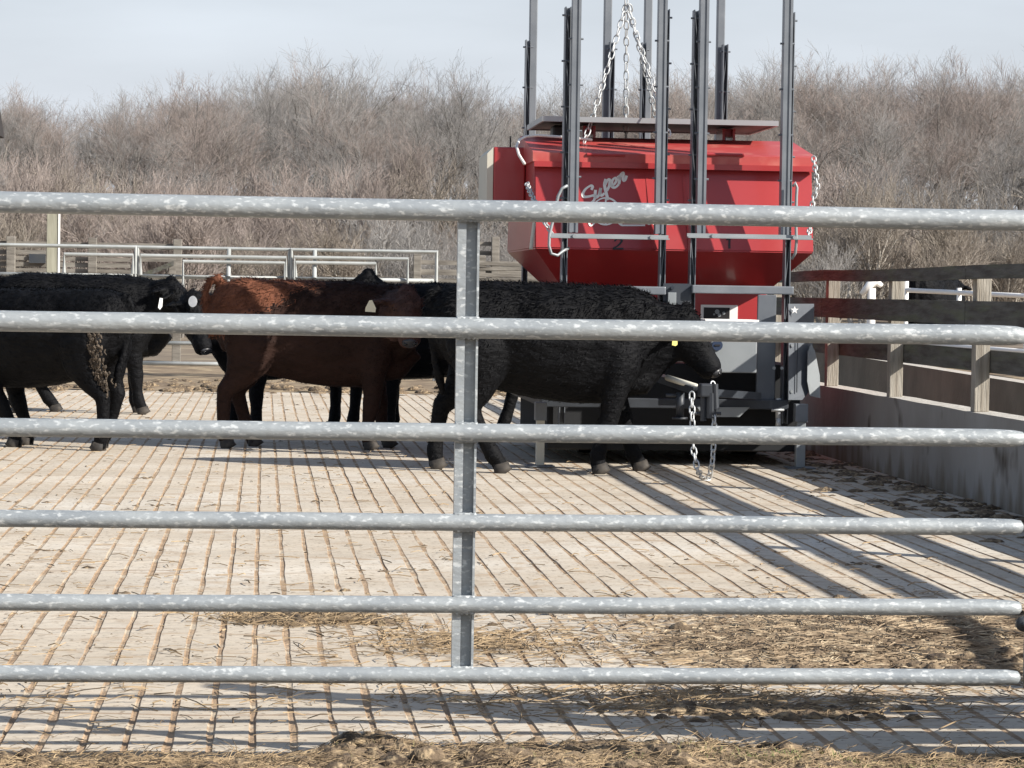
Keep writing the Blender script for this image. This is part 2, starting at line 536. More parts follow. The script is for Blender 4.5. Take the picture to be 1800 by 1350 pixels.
fence = empty('plank_fence', (WX, 20, .55))
tag(fence, 'dark plank fence with grey posts standing on the low concrete wall', 'fence')
fence_off = Vector((-WX, -20, -.55))
posts_y = [12.7, 15.15, 17.35, 19.75, 22.0, 24.4, 26.8, 29.2, 31.6]
post_me = None
for i, y in enumerate(posts_y):
    bm = bmesh.new()
    box(bm, 0.012, .105, -.05, .05, -.003, .895, .004)
    o = obj('post', bm, 'old_wood', fence, loc=(0, y - 20, 0))
cuts = [7.7, 10.3, 12.7, 17.42, 22.0, 26.8, 31.6]
for i in range(len(cuts) - 1):
    ya, yb = cuts[i] + .006, cuts[i + 1] - .006
    red = ya > 21  # stretch beside the feeder for the bounce-tinted boards; unused
    for (za, zb, xo) in ((1.37, 1.455, -.03), (1.085, 1.235, -.03)):
        bm = bmesh.new()
        n = 12
        sag = rnd.uniform(-.012, .012)
        for k in range(n):
            y0 = ya + (yb - ya) * k / n
            y1 = ya + (yb - ya) * (k + 1) / n
            d0 = sag * math.sin(math.pi * k / n) + .003 * fbm(y0, za, 0, 3)
            d1 = sag * math.sin(math.pi * (k + 1) / n) + .003 * fbm(y1, za, 0, 3)
            hexa(bm, [(xo, y0 - 20, za - .55 + d0), (xo + .04, y0 - 20, za - .55 + d0), (xo + .04, y1 - 20, za - .55 + d1), (xo, y1 - 20, za - .55 + d1),
                      (xo, y0 - 20, zb - .55 + d0), (xo + .04, y0 - 20, zb - .55 + d0), (xo + .04, y1 - 20, zb - .55 + d1), (xo, y1 - 20, zb - .55 + d1)])
        bmesh.ops.remove_doubles(bm, verts=bm.verts[:], dist=1e-5)
        o = obj('plank', bm, 'dark_board', fence)
    bm = bmesh.new()
    box(bm, .107, .147, ya - 20, yb - 20, .79 - .55, .93 - .55)
    obj('plank', bm, 'dark_board', fence)

# second wall of the feed bunk
A = Vector((5.3, 32.0, .77))
B = Vector((5.3, 12, .60))
bm = bmesh.new()
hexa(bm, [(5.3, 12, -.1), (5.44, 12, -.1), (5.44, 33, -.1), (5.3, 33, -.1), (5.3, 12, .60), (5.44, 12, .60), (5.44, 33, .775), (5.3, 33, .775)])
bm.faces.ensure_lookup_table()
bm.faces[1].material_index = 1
tag(obj('bunk_wall', bm, ['shaded_bunk_concrete', 'sunlit_wall_top']), 'shade-darkened concrete feed bunk wall seen through the plank fence', 'wall')

# ------------------------------------------------------------------ front pipe gate
GY = 7.42
gate = empty('pipe_gate', (.5, GY, 0))
tag(gate, 'six bar galvanised pipe gate across the foreground', 'gate')
gx0, gx1 = -1.0 - .5, pix(1795, 700, GY).x - .5
rail_z = [pix(815, y, GY).z for y in (370, 576, 760, 918, 1063, 1187)]
for i, z in enumerate(rail_z):
    bm = bmesh.new()
    r = (.0278, .0270, .0240, .0226, .0222, .0218)[i]
    n = 40
    x1 = gx1 + (.06 if i == 0 else 0)
    pts, rr = [], []
    for k in range(n + 1):
        x = gx0 + (x1 - gx0) * k / n
        pts.append((x, 0, z + .0015 * fbm(x, i * 7, 0, 1.2)))
        rr.append((r, r))
    if i:
        pts += [(gx1 + .006, 0, z), (gx1 + .012, 0, z)]
        pts[-3] = (gx1 - .02, 0, z)
        rr[-1] = (r * .95, r * .93)
        rr += [(r * .8, r * .75), (r * .45, r * .4)]
    tube(bm, pts, rr, 24)
    obj('rail', bm, 'galvanised', gate, True)
ux = pix(818, 780, GY + .03).x - .5
bm = bmesh.new()
h0, h1 = rail_z[-1] + .012, rail_z[0] - .02
ya, yb = .006, .036
box(bm, ux - .029, ux - .007, ya, yb, h0, h1)          # wide lip
box(bm, ux - .007, ux + .022, yb - .004, yb, h0, h1)   # web set back
box(bm, ux + .022, ux + .028, ya, yb, h0, h1)          # thin lip
obj('upright', bm, 'galvanised', gate)
for i, z in enumerate(rail_z):
    r = (.0278, .0270, .0240, .0226, .0222, .0218)[i]
    for (sz, on) in ((1, i > 0), (-1, i < 5)):
        if not on: continue
        bm = bmesh.new()
        pts = [(ux - .03 + .058 * k / 9, -.004 + .002 * math.sin(k * 2.1), z + sz * r * .93 + .0012 * math.sin(k * 3.3 + i)) for k in range(10)]
        tube(bm, pts, [.0045 + .0012 * math.sin(k * 2.7 + i) for k in range(10)], 8)
        obj('weld', bm, 'galvanised', gate, True)
bm = bmesh.new()
tube(bm, [(gx1 + .052, .004, rail_z[0] + .02), (gx1 + .052, .004, rail_z[-1] - .03)], .029, 20)
obj('end_upright', bm, 'galvanised', gate, True)
bm = bmesh.new()
tube(bm, [(gx0 - .02, .004, rail_z[0] + .02), (gx0 - .02, .004, rail_z[-1] - .03)], .029, 20)
obj('end_upright', bm, 'galvanised', gate, True)
lp = pix(1801, 1098, GY - .05)
bm = bmesh.new()
tube(bm, [(lp.x - .5, -.05, lp.z), (lp.x - .5, -.03, lp.z)], .02, 20)
tube(bm, [(lp.x - .5, -.055, lp.z), (lp.x - .5, .01, lp.z)], .009, 12)
obj('latch_bolt', bm, 'dark_steel', gate, True)
# hinge post at the left, post and plank fence right of the gate (both beyond the picture's edges)
for (x, lab) in ((-1.16, 'grey wooden post the pipe gate hangs from'), (2.22, 'grey wooden post the pipe gate latches to')):
    bm = bmesh.new()
    tube(bm, [(0, 0, -.3), (0, 0, 1.7)], [.075, .07], 16)
    tag(obj('wooden_post', bm, 'old_wood', None, True, loc=(x, GY + .02, 0)), lab, 'post')
sf = empty('board_fence', (3.3, GY, 0))
tag(sf, 'wide board fence closing the gap between the pipe gate and the wall', 'fence')
for z0, z1 in ((.14, .37), (.46, .69), (.78, 1.0), (1.1, 1.30), (1.38, 1.52)):
    bm = bmesh.new()
    box(bm, -1.0, 1.5, -.02, .02, z0, z1, .004)
    obj('plank', bm, 'dark_board', sf)
bm = bmesh.new()
box(bm, .1, .2, .021, .12, -.2, 1.6)
obj('post', bm, 'old_wood', sf)

# ------------------------------------------------------------------ cattle feeder
FD = 0.6          # the whole feeder stands this much nearer than its local distances
feeder = empty('cattle_feeder', (3.05, 22.3 - FD, 0))
tag(feeder, 'large red livestock feeder with tall grey steel posts', 'feeder')
FO = Vector((-3.05, -22.3, 0))


def L(v): return Vector(v) + FO


def pf(x, y, Y): return pix(x, y, Y - FD) + Vector((0, FD, 0))


def P(x, y, Y): return pf(x, y, Y) + FO


fz_top = pf(1180, 285, 21.5).z
fz_bot = pf(1180, 440, 21.36).z
XL, XR = pf(940, 400, 21.4).x, pf(1429, 400, 21.4).x
YB = 23.75
YT, YBm = 21.50, 21.36
# hopper
bm = bmesh.new()


def ring(x0, x1, y0, y1, z): return [bm.verts.new(L(p)) for p in ((x0, y0, z), (x1, y0, z), (x1, y1, z), (x0, y1, z))]


zb2 = pf(1180, 505, 21.5).z
r0 = ring(XL + .25, XR - .22, 21.88, YB - .5, zb2)
r1 = ring(XL - .0, XR, YBm, YB, fz_bot)
r2 = ring(XL, XR, YT, YB - .1, fz_top)
for a, b in ((r0, r1), (r1, r2)):
    for k in range(4): bm.faces.new((a[k], a[(k + 1) % 4], b[(k + 1) % 4], b[k]))
bm.faces.new(r0); bm.faces.new(r2)
bmesh.ops.bevel(bm, geom=bm.edges[:], offset=.008, segments=2, affect='EDGES')
hopper = obj('hopper', bm, 'red_paint', feeder)
# seam flange round the hopper's waist and shallow pressed ribs
bm = bmesh.new()
for x in (pf(1148, 300, 21.4).x, pf(1212, 300, 21.4).x):
    hexa(bm, [L((x, YBm - .012, fz_bot + .01)), L((x + .02, YBm - .012, fz_bot + .01)), L((x + .02, YBm + .02, fz_bot + .01)), L((x, YBm + .02, fz_bot + .01)),
              L((x - .05, YT - .012, fz_top - .05)), L((x - .03, YT - .012, fz_top - .05)), L((x - .03, YT + .02, fz_top - .05)), L((x - .05, YT + .02, fz_top - .05))])
obj('rib', bm, 'red_paint', hopper)
# lid
bm = bmesh.new()
zl0 = fz_top + .005
zl1 = pf(1180, 272, 21.4).z
zr = pf(1180, 245, 22.45).z
yr = 22.45
lx0, lx1 = XL - .02, XR + .02
ly0, ly1 = 21.42, YB - .0
sec = [(ly0, zl0 - .02), (ly0, zl1), (ly0 + .04, zl1 + .012), (yr - .03, zr), (yr + .03, zr), (ly1 - .04, zl1 + .012), (ly1, zl1), (ly1, zl0 - .02)]
Lr = [bm.verts.new(L((lx0, y, z))) for y, z in sec]
Rr = [bm.verts.new(L((lx1, y, z))) for y, z in sec]
for k in range(len(sec)):
    k2 = (k + 1) % len(sec)
    bm.faces.new((Lr[k], Lr[k2], Rr[k2], Rr[k]))
bm.faces.new(Lr); bm.faces.new(Rr[::-1])
lid = obj('lid', bm, 'faded_red', feeder)
bm = bmesh.new()
for x in (1065, 1275):
    p = P(x, 272, 21.415)
    tube(bm, [p + Vector((-.14, 0, 0)), p + Vector((.14, 0, 0))], .012, 8)
    obj('hinge', bm, 'red_paint', lid)
    bm = bmesh.new()
# drip flange below the lid
bm = bmesh.new()
zf = pf(1180, 287, 21.2).z
box(bm, lx0 - 3.05 + .01, lx1 - 3.05 - .01, ly0 - .012 - 22.3, ly0 + .05 - 22.3, zl0 - .06, zl0 - .02)
obj('flange', bm, 'red_paint', hopper)
# lower red housing
bm = bmesh.new()
box(bm, XL + .3 - 3.05, XR - .25 - 3.05, 21.90 - 22.3, YB - .55 - 22.3, .78, zb2 - .004, .01)
obj('lower_housing', bm, 'red_paint', feeder)
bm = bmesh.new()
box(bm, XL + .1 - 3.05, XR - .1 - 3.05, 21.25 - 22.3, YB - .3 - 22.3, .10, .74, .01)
obj('shade_trough', bm, 'shade_black', feeder)  # trough deepened and blackened to stand for the darkness under the feeder
# end box
bm = bmesh.new()
p0, p1 = P(868, 258, 22.2), P(868, 359, 22.2)
xe0, xe1 = p0.x, XL - 3.05 - .004
box(bm, xe0, xe1, -.1, .75, p1.z, p0.z, .012)
eb = obj('end_box', bm, 'red_paint', feeder)
bm = bmesh.new()
xc = P(857, 258, 22.2).x
hexa(bm, [(xc, -.09, p1.z), (xe0 - .002, -.095, p1.z), (xe0 - .002, .74, p1.z), (xc, .74, p1.z), (xc, -.09, p0.z - .05), (xe0 - .002, -.095, p0.z - .003), (xe0 - .002, .74, p0.z - .003), (xc, .74, p0.z - .05)])
obj('end_cover', bm, 'cream_paint', eb)
bm = bmesh.new()
a = P(897, 262, 22.3)
tube(bm, [a, a + Vector((0, 0, .10))], .006, 8)
tube(bm, [a + Vector((0, 0, -.02)), a + Vector((0, 0, .012))], .02, 10)
obj('antenna', bm, 'rubber', eb, True)
# white hose looping over the left end
bm = bmesh.new()
ctl = [(922, 288, 21.4), (912, 272, 21.5), (908, 257, 21.6), (913, 246, 21.8), (925, 240, 21.9), (945, 238, 21.9), (975, 240, 21.8), (1004, 242, 21.8), (1040, 246, 21.9)]
tube(bm, [P(*c) for c in ctl], .011, 8)
obj('hose', bm, 'white_hose', feeder, True)
# solar panel on brackets
bm = bmesh.new()
SY = 22.0 - 22.3
zp = pf(1160, 208, 22.0).z
sx0, sx1 = pf(953, 208, 22.0).x - 3.05, pf(1369, 208, 22.0).x - 3.05
hexa(bm, [(sx0 + .02, SY + .02, zp - .03), (sx1 - .02, SY + .02, zp - .03), (sx1 - .02, SY + 1.24, zp - .03), (sx0 + .02, SY + 1.24, zp - .03),
          (sx0 + .02, SY + .02, zp - .012), (sx1 - .02, SY + .02, zp - .012), (sx1 - .02, SY + 1.24, zp - .012), (sx0 + .02, SY + 1.24, zp - .012)])
sp = obj('solar_panel', bm, 'solar_back', feeder)
bm = bmesh.new()
box(bm, sx0, sx1, SY, SY + .02, zp - .04, zp)
box(bm, sx0, sx1, SY + 1.24, SY + 1.26, zp - .04, zp)
box(bm, sx0, sx0 + .02, SY + .02, SY + 1.24, zp - .04, zp)
box(bm, sx1 - .02, sx1, SY + .02, SY + 1.24, zp - .04, zp)
obj('frame', bm, 'solar_frame', sp)
for x in (1032, 1276):
    bm = bmesh.new()
    p = P(x, 228, 22.6)
    q = P(x, 250, 22.6)
    box(bm, p.x - .05, p.x - .03, .15, .45, q.z - .05, zp - .041)
    box(bm, p.x + .03, p.x + .05, .15, .45, q.z - .05, zp - .041)
    box(bm, p.x - .03, p.x + .03, .2, .4, zp - .10, zp - .041)
    obj('bracket', bm, 'red_paint', sp)
bm = bmesh.new()
p = P(985, 226, 22.5)
box(bm, p.x - .07, p.x + .06, p.y - .1, p.y + .1, zp - .14, zp - .041, .02)
obj('junction_box', bm, 'black_vinyl', sp)

# posts: short channel from the frame up, tall post in front of it rising out of the picture
zshort = pf(1000, 12, 21.12).z
zrod = pf(1070, 415, 21.0).z
ztall = 4.45


def short_post(x, y, z0, z1, side, yo):
    bm = bmesh.new()
    w, d, t = .021, .105, .006
    box(bm, x - w, x - w + t, y, y + d, z0, z1)
    box(bm, x + w - t, x + w, y, y + d, z0, z1)
    box(bm, x - w + t, x + w - t, y + d - t, y + d, z0, z1)
    # zigzag web that shows as light and dark triangles
    zz = z1
    k = 0
    while zz > z0 + .4:
        a, b = (x - w + t, x + w - t)
        s = 1 if side else -1
        hexa(bm, [(x - s * (w - t), y + .01, zz - .34), (x - s * (w - t), y + .013, zz - .34), (x - s * (w - t), y + .013, zz - .30), (x - s * (w - t), y + .01, zz - .30),
                  (x + s * (w - t), y + .01, zz - .04), (x + s * (w - t), y + .013, zz - .04), (x + s * (w - t), y + .013, zz), (x + s * (w - t), y + .01, zz)])
        zz -= .33
    return bm


def pegs(bm, xa, xb, y, z0, z1, ph=0.0):
    z = z1 - .06 - ph
    while z > z0:
        tube(bm, [(xa - .022, y, z), (xb + .022, y, z)], .008, 6)
        z -= .33


front = [(995, 1009, 0), (1168, 1160, 1), (1221, 1233, 0), (1388, 1380, 1)]
for i, (xs_, xt, side) in enumerate(front):
    xsw = P(xs_, 300, 21.1).x
    xtw = P(xt, 300, 21.0).x
    zb = pf(xs_, 745, 21.1).z if i in (0, 3) else pf(xs_, 560, 21.1).z
    bm = short_post(xsw, 21.10 - 22.3, zb, zshort, side, 0)
    pegs(bm, xsw - .02, xsw + .02, 21.13 - 22.3, zrod, zshort)
    o = obj('short_post', bm, 'grey_steel', feeder)
    bm = bmesh.new()
    w = .031
    box(bm, xtw - w, xtw + w, 20.965 - 22.3, 21.06 - 22.3, zrod + .02, ztall, .006)
    # shallow lips on the face
    box(bm, xtw - w, xtw - w + .018, 20.957 - 22.3, 20.9665 - 22.3, zrod + .02, ztall)
    box(bm, xtw + w - .018, xtw + w, 20.957 - 22.3, 20.9665 - 22.3, zrod + .02, ztall)
    pegs(bm, xtw - w, xtw + w, 21.0 - 22.3, zrod + .1, ztall, .33 * .0)
    obj('tall_post', bm, 'grey_steel', feeder)
RYP = 23.85
rear = [(928, 937, 0), (1076, 1068, 1), (1132, 1139, 0), (1275, 1267, 1)]
for i, (xs_, xt, side) in enumerate(rear):
    xsw = P(xs_, 150, RYP).x
    xtw = P(xt, 150, RYP + .1).x
    bm = short_post(xsw, RYP - 22.3, .45, zshort, side, 0)
    pegs(bm, xsw - .02, xsw + .02, RYP + .03 - 22.3, zrod, zshort)
    obj('short_post', bm, 'grey_steel', feeder)
    bm = bmesh.new()
    box(bm, xtw - .031, xtw + .031, RYP + .12 - 22.3, RYP + .21 - 22.3, zrod, ztall, .006)
    obj('tall_post', bm, 'grey_steel', feeder)
# top beams the sling hangs from, above the picture
bm = bmesh.new()
xa, xb = P(1009, 0, 21).x, P(1380, 0, 21).x
box(bm, xa - .1, xb + .1, 20.97 - 22.3, 21.05 - 22.3, ztall + .002, ztall + .08)
box(bm, xa - .1, xb + .1, RYP + .12 - 22.3, RYP + .2 - 22.3, ztall + .002, ztall + .08)
xm = P(1102, 0, 22.4).x
box(bm, xm - .04, xm + .04, 21.052 - 22.3, RYP + .118 - 22.3, ztall + .004, ztall + .078)
obj('top_frame', bm, 'grey_steel', feeder)
# lifting chains
apex = P(1101, 8, 22.4)
bm = bmesh.new()
chain(bm, [Vector((apex.x, apex.y, ztall)), apex], .075, .020, .0058)
chain(bm, [apex, P(1042, 206, 22.1), P(1026, 252, 22.0)], .08, .020, .0058)
chain(bm, [apex, P(1128, 90, 22.2), P(1153, 165, 22.0), P(1176, 240, 21.7)], .08, .020, .0058)
chain(bm, [apex, P(1101, 100, 22.6), P(1100, 248, 22.7)], .08, .020, .0058)
chain(bm, [apex + Vector((.02, 0, 0)), P(1140, 150, 22.9), P(1160, 240, 23.2)], .08, .020, .0058)
obj('lifting_chain', bm, 'chain_steel', feeder, True)
# pivot rods across the front
for (xa, xb) in ((967, 1176), (1209, 1428)):
    bm = bmesh.new()
    a, b = P(xa, 415, 20.9), P(xb, 416, 20.9)
    z = .5 * (a.z + b.z)
    box(bm, a.x, b.x, 20.87 - 22.3, 20.95 - 22.3, z - .018, z - .008)
    box(bm, a.x, b.x, 20.93 - 22.3, 20.95 - 22.3, z - .008, z + .016)
    for f in (.2, .85):
        tube(bm, [(a.x + (b.x - a.x) * f, 20.86 - 22.3, z - .004), (a.x + (b.x - a.x) * f, 20.93 - 22.3, z - .004)], .014, 10)
    obj('pivot_rail', bm, 'light_steel', feeder)
for (xa, xb) in ((962, 1168), (1214, 1392)):
    bm = bmesh.new()
    a, b = P(xa, 508, 21.08), P(xb, 508, 21.08)
    box(bm, a.x, b.x, 21.0 - 22.3, 21.09 - 22.3, a.z - .03, a.z + .03, .008)
    obj('cross_tube', bm, 'grey_steel', feeder)
# curved lift handles
for pts in ([(998, 326, 20.9), (988, 331, 20.9), (981, 345, 20.9), (974, 380, 20.9), (966, 412, 20.88), (965, 432, 20.88), (969, 446, 20.88), (980, 449, 20.9), (990, 441, 20.92), (1000, 436, 20.95)],
            [(1394, 328, 20.9), (1398, 321, 20.9), (1401, 330, 20.9), (1400, 345, 20.9), (1399, 390, 20.9), (1400, 425, 20.9), (1398, 445, 20.92), (1392, 455, 20.95)]):
    bm = bmesh.new()
    tube(bm, [P(*p) for p in pts], .011, 8)
    obj('lift_handle', bm, 'light_steel', feeder, True)
bm = bmesh.new()
tube(bm, [P(939, 392, 21.3), P(933, 438, 21.25)], .014, 6)
obj('strap', bm, 'cream_paint', feeder)
bm = bmesh.new()
chain(bm, [P(926, 322, 21.5), P(933, 340, 21.3), P(944, 362, 21.1), P(960, 395, 21.0), P(972, 412, 20.95)], .05, .016, .006)
obj('corner_chain', bm, 'chain_steel', feeder, True)
bm = bmesh.new()
chain(bm, [P(1430, 276, 21.1), P(1434, 305, 21.05), P(1437, 330, 21.05), P(1429, 350, 21.05), P(1424, 400, 21.0), P(1421, 416, 20.95)], .05, .016, .006)
obj('corner_chain', bm, 'chain_steel', feeder, True)


# writing on the front
def face_pt(x, y, off=.004):
    Y = YT
    for _ in range(6):
        p = pf(x, y, Y)
        f = (p.z - fz_bot) / (fz_top - fz_bot)
        Y = YBm + (YT - YBm) * f - off
    return pf(x, y, Y) + FO


def stroke(bm, pts, w, off=.004):
    """flat ribbon through photo points, laid on the sloping face"""
    P2 = [Vector((p[0], p[1])) for p in pts]
    # smooth
    S = []
    n = len(P2)
    for i in range(n - 1):
        p0, p1, p2, p3 = P2[max(0, i - 1)], P2[i], P2[i + 1], P2[min(n - 1, i + 2)]
        for k in range(5):
            t = k / 5
            S.append(.5 * ((2 * p1) + (p2 - p0) * t + (2 * p0 - 5 * p1 + 4 * p2 - p3) * t * t + (3 * p1 - p0 - 3 * p2 + p3) * t ** 3))
    S.append(P2[-1])
    prev = None
    for i, p in enumerate(S):
        d = (S[min(len(S) - 1, i + 1)] - S[max(0, i - 1)])
        if d.length < 1e-6: d = Vector((1, 0))
        d.normalize()
        nrm = Vector((-d.y, d.x))
        # pen held at an angle: strokes swell on the down-strokes
        ww = w * (.75 + .45 * abs(d.x * .5 + d.y * .85))
        a, b = p + nrm * ww / 2, p - nrm * ww / 2
        cur = [bm.verts.new(face_pt(a.x, a.y, off)), bm.verts.new(face_pt(b.x, b.y, off)), bm.verts.new(face_pt(a.x, a.y, off - .003)), bm.verts.new(face_pt(b.x, b.y, off - .003))]
        if prev:
            bm.faces.new((prev[0], prev[1], cur[1], cur[0]))
            bm.faces.new((prev[2], cur[2], cur[3], prev[3]))
            bm.faces.new((prev[0], cur[0], cur[2], prev[2]))
            bm.faces.new((prev[1], prev[3], cur[3], cur[1]))
        prev = cur


def zz(pts): return [(1000 + x / 7.5, 270 + y / 7.5) for x, y in pts]


bm = bmesh.new()
W = 4.6
for s in ([(296, 478), (312, 440), (285, 424), (222, 466), (184, 528), (200, 568), (262, 566), (325, 552), (346, 576), (318, 630), (262, 662), (205, 686)],
          [(352, 478), (346, 545), (368, 578), (398, 540), (420, 452)], [(420, 452), (412, 530), (440, 552), (466, 520)],
          [(486, 335), (470, 410), (492, 520), (516, 612)], [(478, 410), (512, 345), (540, 352), (534, 420), (500, 490)],
          [(556, 432), (602, 400), (628, 345), (604, 322), (570, 362), (568, 430), (612, 446), (660, 400)],
          [(646, 290), (668, 330), (660, 400)], [(662, 345), (690, 268), (716, 258), (714, 330), (736, 356), (762, 290)]):
    stroke(bm, zz(s), W)
obj('lettering', bm, 'white_vinyl', hopper)
bm = bmesh.new()
# wheel emblem, half hidden by the top rail
cx, cy, rr_ = 486, 760, 176
for r_, w_ in ((176, 3.0), (60, 2.4)):
    stroke(bm, zz([(cx + r_ * math.cos(a * math.pi / 12), cy - r_ * math.sin(a * math.pi / 12)) for a in range(25)]), w_, .0075)
for k in range(8):
    a = k * math.pi / 4
    stroke(bm, zz([(cx + 110 * math.cos(a), cy - 110 * math.sin(a)), (cx + 150 * math.cos(a), cy - 150 * math.sin(a)), (cx + 174 * math.cos(a), cy - 174 * math.sin(a))]), 2.6)
obj('wheel_emblem', bm, 'white_vinyl', hopper)
bm = bmesh.new()
stroke(bm, zz([(262, 890), (278, 940), (305, 945), (352, 895)]), 3)
stroke(bm, zz([(640, 895), (690, 940), (760, 945), (1005, 945)]), 3)
stroke(bm, zz([(700, 930), (720, 905), (1000, 912)]), 2)
for (a, b) in ((1040, 1150), (1290, 1510), (1630, 2480)):
    stroke(bm, zz([(a, 925), ((a + b) / 2, 925), (b, 925)]), 4)
obj('decal_stripe', bm, 'white_vinyl', hopper)
bm = bmesh.new()
stroke(bm, [(1080, 424), (1086, 419), (1093, 423), (1086, 432), (1078, 437), (1096, 437)], 3.4)
obj('number', bm, 'black_vinyl', hopper)
bm = bmesh.new()
stroke(bm, [(1277, 422), (1282, 418), (1282, 428), (1282, 437)], 3.4)
obj('number', bm, 'black_vinyl', hopper)

# lower works
bm = bmesh.new()
a, b = P(1180, 709, 20.95), P(1385, 709, 20.95)
a0 = P(950, 709, 20.95)
box(bm, a0.x, b.x, 20.92 - 22.3, 21.0 - 22.3, a.z - .035, a.z + .035, .006)
box(bm, a0.x, a0.x + .08, 21.002 - 22.3, 23.8 - 22.3, a.z - .033, a.z + .033)
box(bm, b.x - .08, b.x, 21.002 - 22.3, 23.8 - 22.3, a.z - .033, a.z + .033)
box(bm, a0.x, b.x, 23.802 - 22.3, 23.88 - 22.3, a.z - .033, a.z + .033)
obj('base_frame', bm, 'shaded_steel', feeder)
bm = bmesh.new()
p = [P(1226, 716, 20.9), P(1318, 716, 20.9), P(1300, 733, 20.9), P(1238, 733, 20.9)]
hexa(bm, [p[3], p[2], p[2] + Vector((0, .5, 0)), p[3] + Vector((0, .5, 0)), p[0], p[1], p[1] + Vector((0, .5, 0)), p[0] + Vector((0, .5, 0))])
obj('skid_plate', bm, 'light_steel', feeder)
# control cabinet
bm = bmesh.new()
a, b = P(1250, 566, 20.7), P(1330, 656, 20.7)
box(bm, a.x, b.x, 20.7 - 22.3, 21.02 - 22.3, b.z, a.z, .008)
cab = obj('control_box', bm, 'light_steel', feeder)
bm = bmesh.new()
a2 = P(1236, 559, 20.66)
box(bm, a.x - .05, b.x + .004, 20.66 - 22.3, 21.06 - 22.3, a.z + .001, a.z + .02, .003)
obj('lit_box_top', bm, 'white_vinyl', cab)  # white slab stands for the sunlit top of the grey box
bm = bmesh.new()
e = P(1261, 607, 20.692)
tube(bm, [e, e + Vector((0, -.004, 0))], .038, 24)
obj('emblem', bm, 'navy_vinyl', cab)
bm = bmesh.new()
e = P(1261, 607, 20.685)
box(bm, e.x - .02, e.x + .02, e.y - .002, e.y, e.z - .006, e.z + .006)
obj('emblem_bar', bm, 'black_vinyl', cab)
# decal on the lower housing
dz0, dz1 = P(1265, 560, 21.89).z, P(1265, 536, 21.89).z
dx0, dx1 = P(1232, 548, 21.89).x, P(1297, 548, 21.89).x
bm = bmesh.new()
box(bm, dx0, dx1, 21.894 - 22.3, 21.899 - 22.3, dz0 - .04, dz1)
dec = obj('decal', bm, 'white_vinyl', feeder)
bm = bmesh.new()
w = dx1 - dx0
box(bm, dx0 + w * .08, dx0 + w * .78, 21.891 - 22.3, 21.8938 - 22.3, dz0 - .03, dz1 - .02)
obj('decal_picture', bm, 'black_vinyl', dec)
bm = bmesh.new()
for (u, v, q) in ((.44, .5, .018), (.5, .25, .014), (.62, .4, .012), (.36, .3, .008)):
    x, z = dx0 + w * u, dz0 + (dz1 - dz0) * v
    tube(bm, [(x, 21.8905 - 22.3, z), (x, 21.889 - 22.3, z)], q, 9)
obj('decal_figure', bm, 'light_steel', dec)
# small pale latch plate between the middle posts
bm = bmesh.new()
a, b = P(1174, 514, 21.04), P(1188, 548, 21.04)
box(bm, a.x, b.x, 21.03 - 22.3, 21.05 - 22.3, b.z, a.z, .003)
obj('latch_plate', bm, 'light_steel', feeder)
bm = bmesh.new()
a, b = P(1166, 498, 21.06), P(1214, 560, 21.06)
box(bm, a.x, b.x, 21.053 - 22.3, 21.08 - 22.3, b.z, a.z)
tube(bm, [P(1182, 506, 21.05), P(1182, 506, 21.03)], .013, 10)
obj('latch_back', bm, 'dark_steel', feeder)
# right hand leg plate and creep wing
bm = bmesh.new()
a, b = P(1332, 518, 21.0), P(1361, 704, 21.0)
box(bm, a.x, b.x, 20.985 - 22.3, 21.02 - 22.3, b.z, a.z, .004)
obj('leg_plate', bm, 'panel_steel', feeder)
bm = bmesh.new()
Yw = 20.9


def slab(bm, pts, th=.03, dy=0.0):
    n = len(pts)
    A = [bm.verts.new(p) for p in pts]
    B = [bm.verts.new(p + Vector((0, th, 0))) for p in pts]
    bm.faces.new(A)
    bm.faces.new(B[::-1])
    for k in range(n): bm.faces.new((A[k], B[k], B[(k + 1) % n], A[(k + 1) % n]))


slab(bm, [P(1386, 534, 20.85), P(1431, 534, 21.0), P(1431, 590, 21.0), P(1420, 660, 20.965), P(1421, 690, 20.965), P(1410, 703, 20.93), P(1386, 703, 20.85)])
wing = obj('creep_panel', bm, 'panel_steel', feeder)
bm = bmesh.new()
slab(bm, [P(1420, 618, 20.90), P(1426, 604, 20.93), P(1433, 618, 20.96), P(1441, 660, 21.0), P(1442, 700, 21.0), P(1424, 696, 20.93), P(1419, 670, 20.90)], .02)
obj('panel_flap', bm, 'light_steel', wing)
bm = bmesh.new()
c = P(1397, 545, 20.84)
pts = []
for k in range(10):
    r_ = .03 if k % 2 == 0 else .012
    pts.append(c + Vector((r_ * math.sin(k * math.pi / 5), 0, r_ * math.cos(k * math.pi / 5))))
slab(bm, pts, .004)
obj('star_emblem', bm, 'white_vinyl', wing)
bm = bmesh.new()
a, b = P(1402, 600, 20.88), P(1404, 690, 20.88)
box(bm, a.x - .004, a.x + .004, a.y - .006, a.y, b.z, a.z)
obj('panel_seam', bm, 'dark_steel', wing)
for (x, y) in ((1392, 607), (1391, 688), (1374, 647), (1360, 647)):
    q = P(x, y, 20.87)
    bm = bmesh.new()
    tube(bm, [q, q + Vector((0, -.02, 0))], .012, 8)
    obj('panel_bolt', bm, 'light_steel', wing)


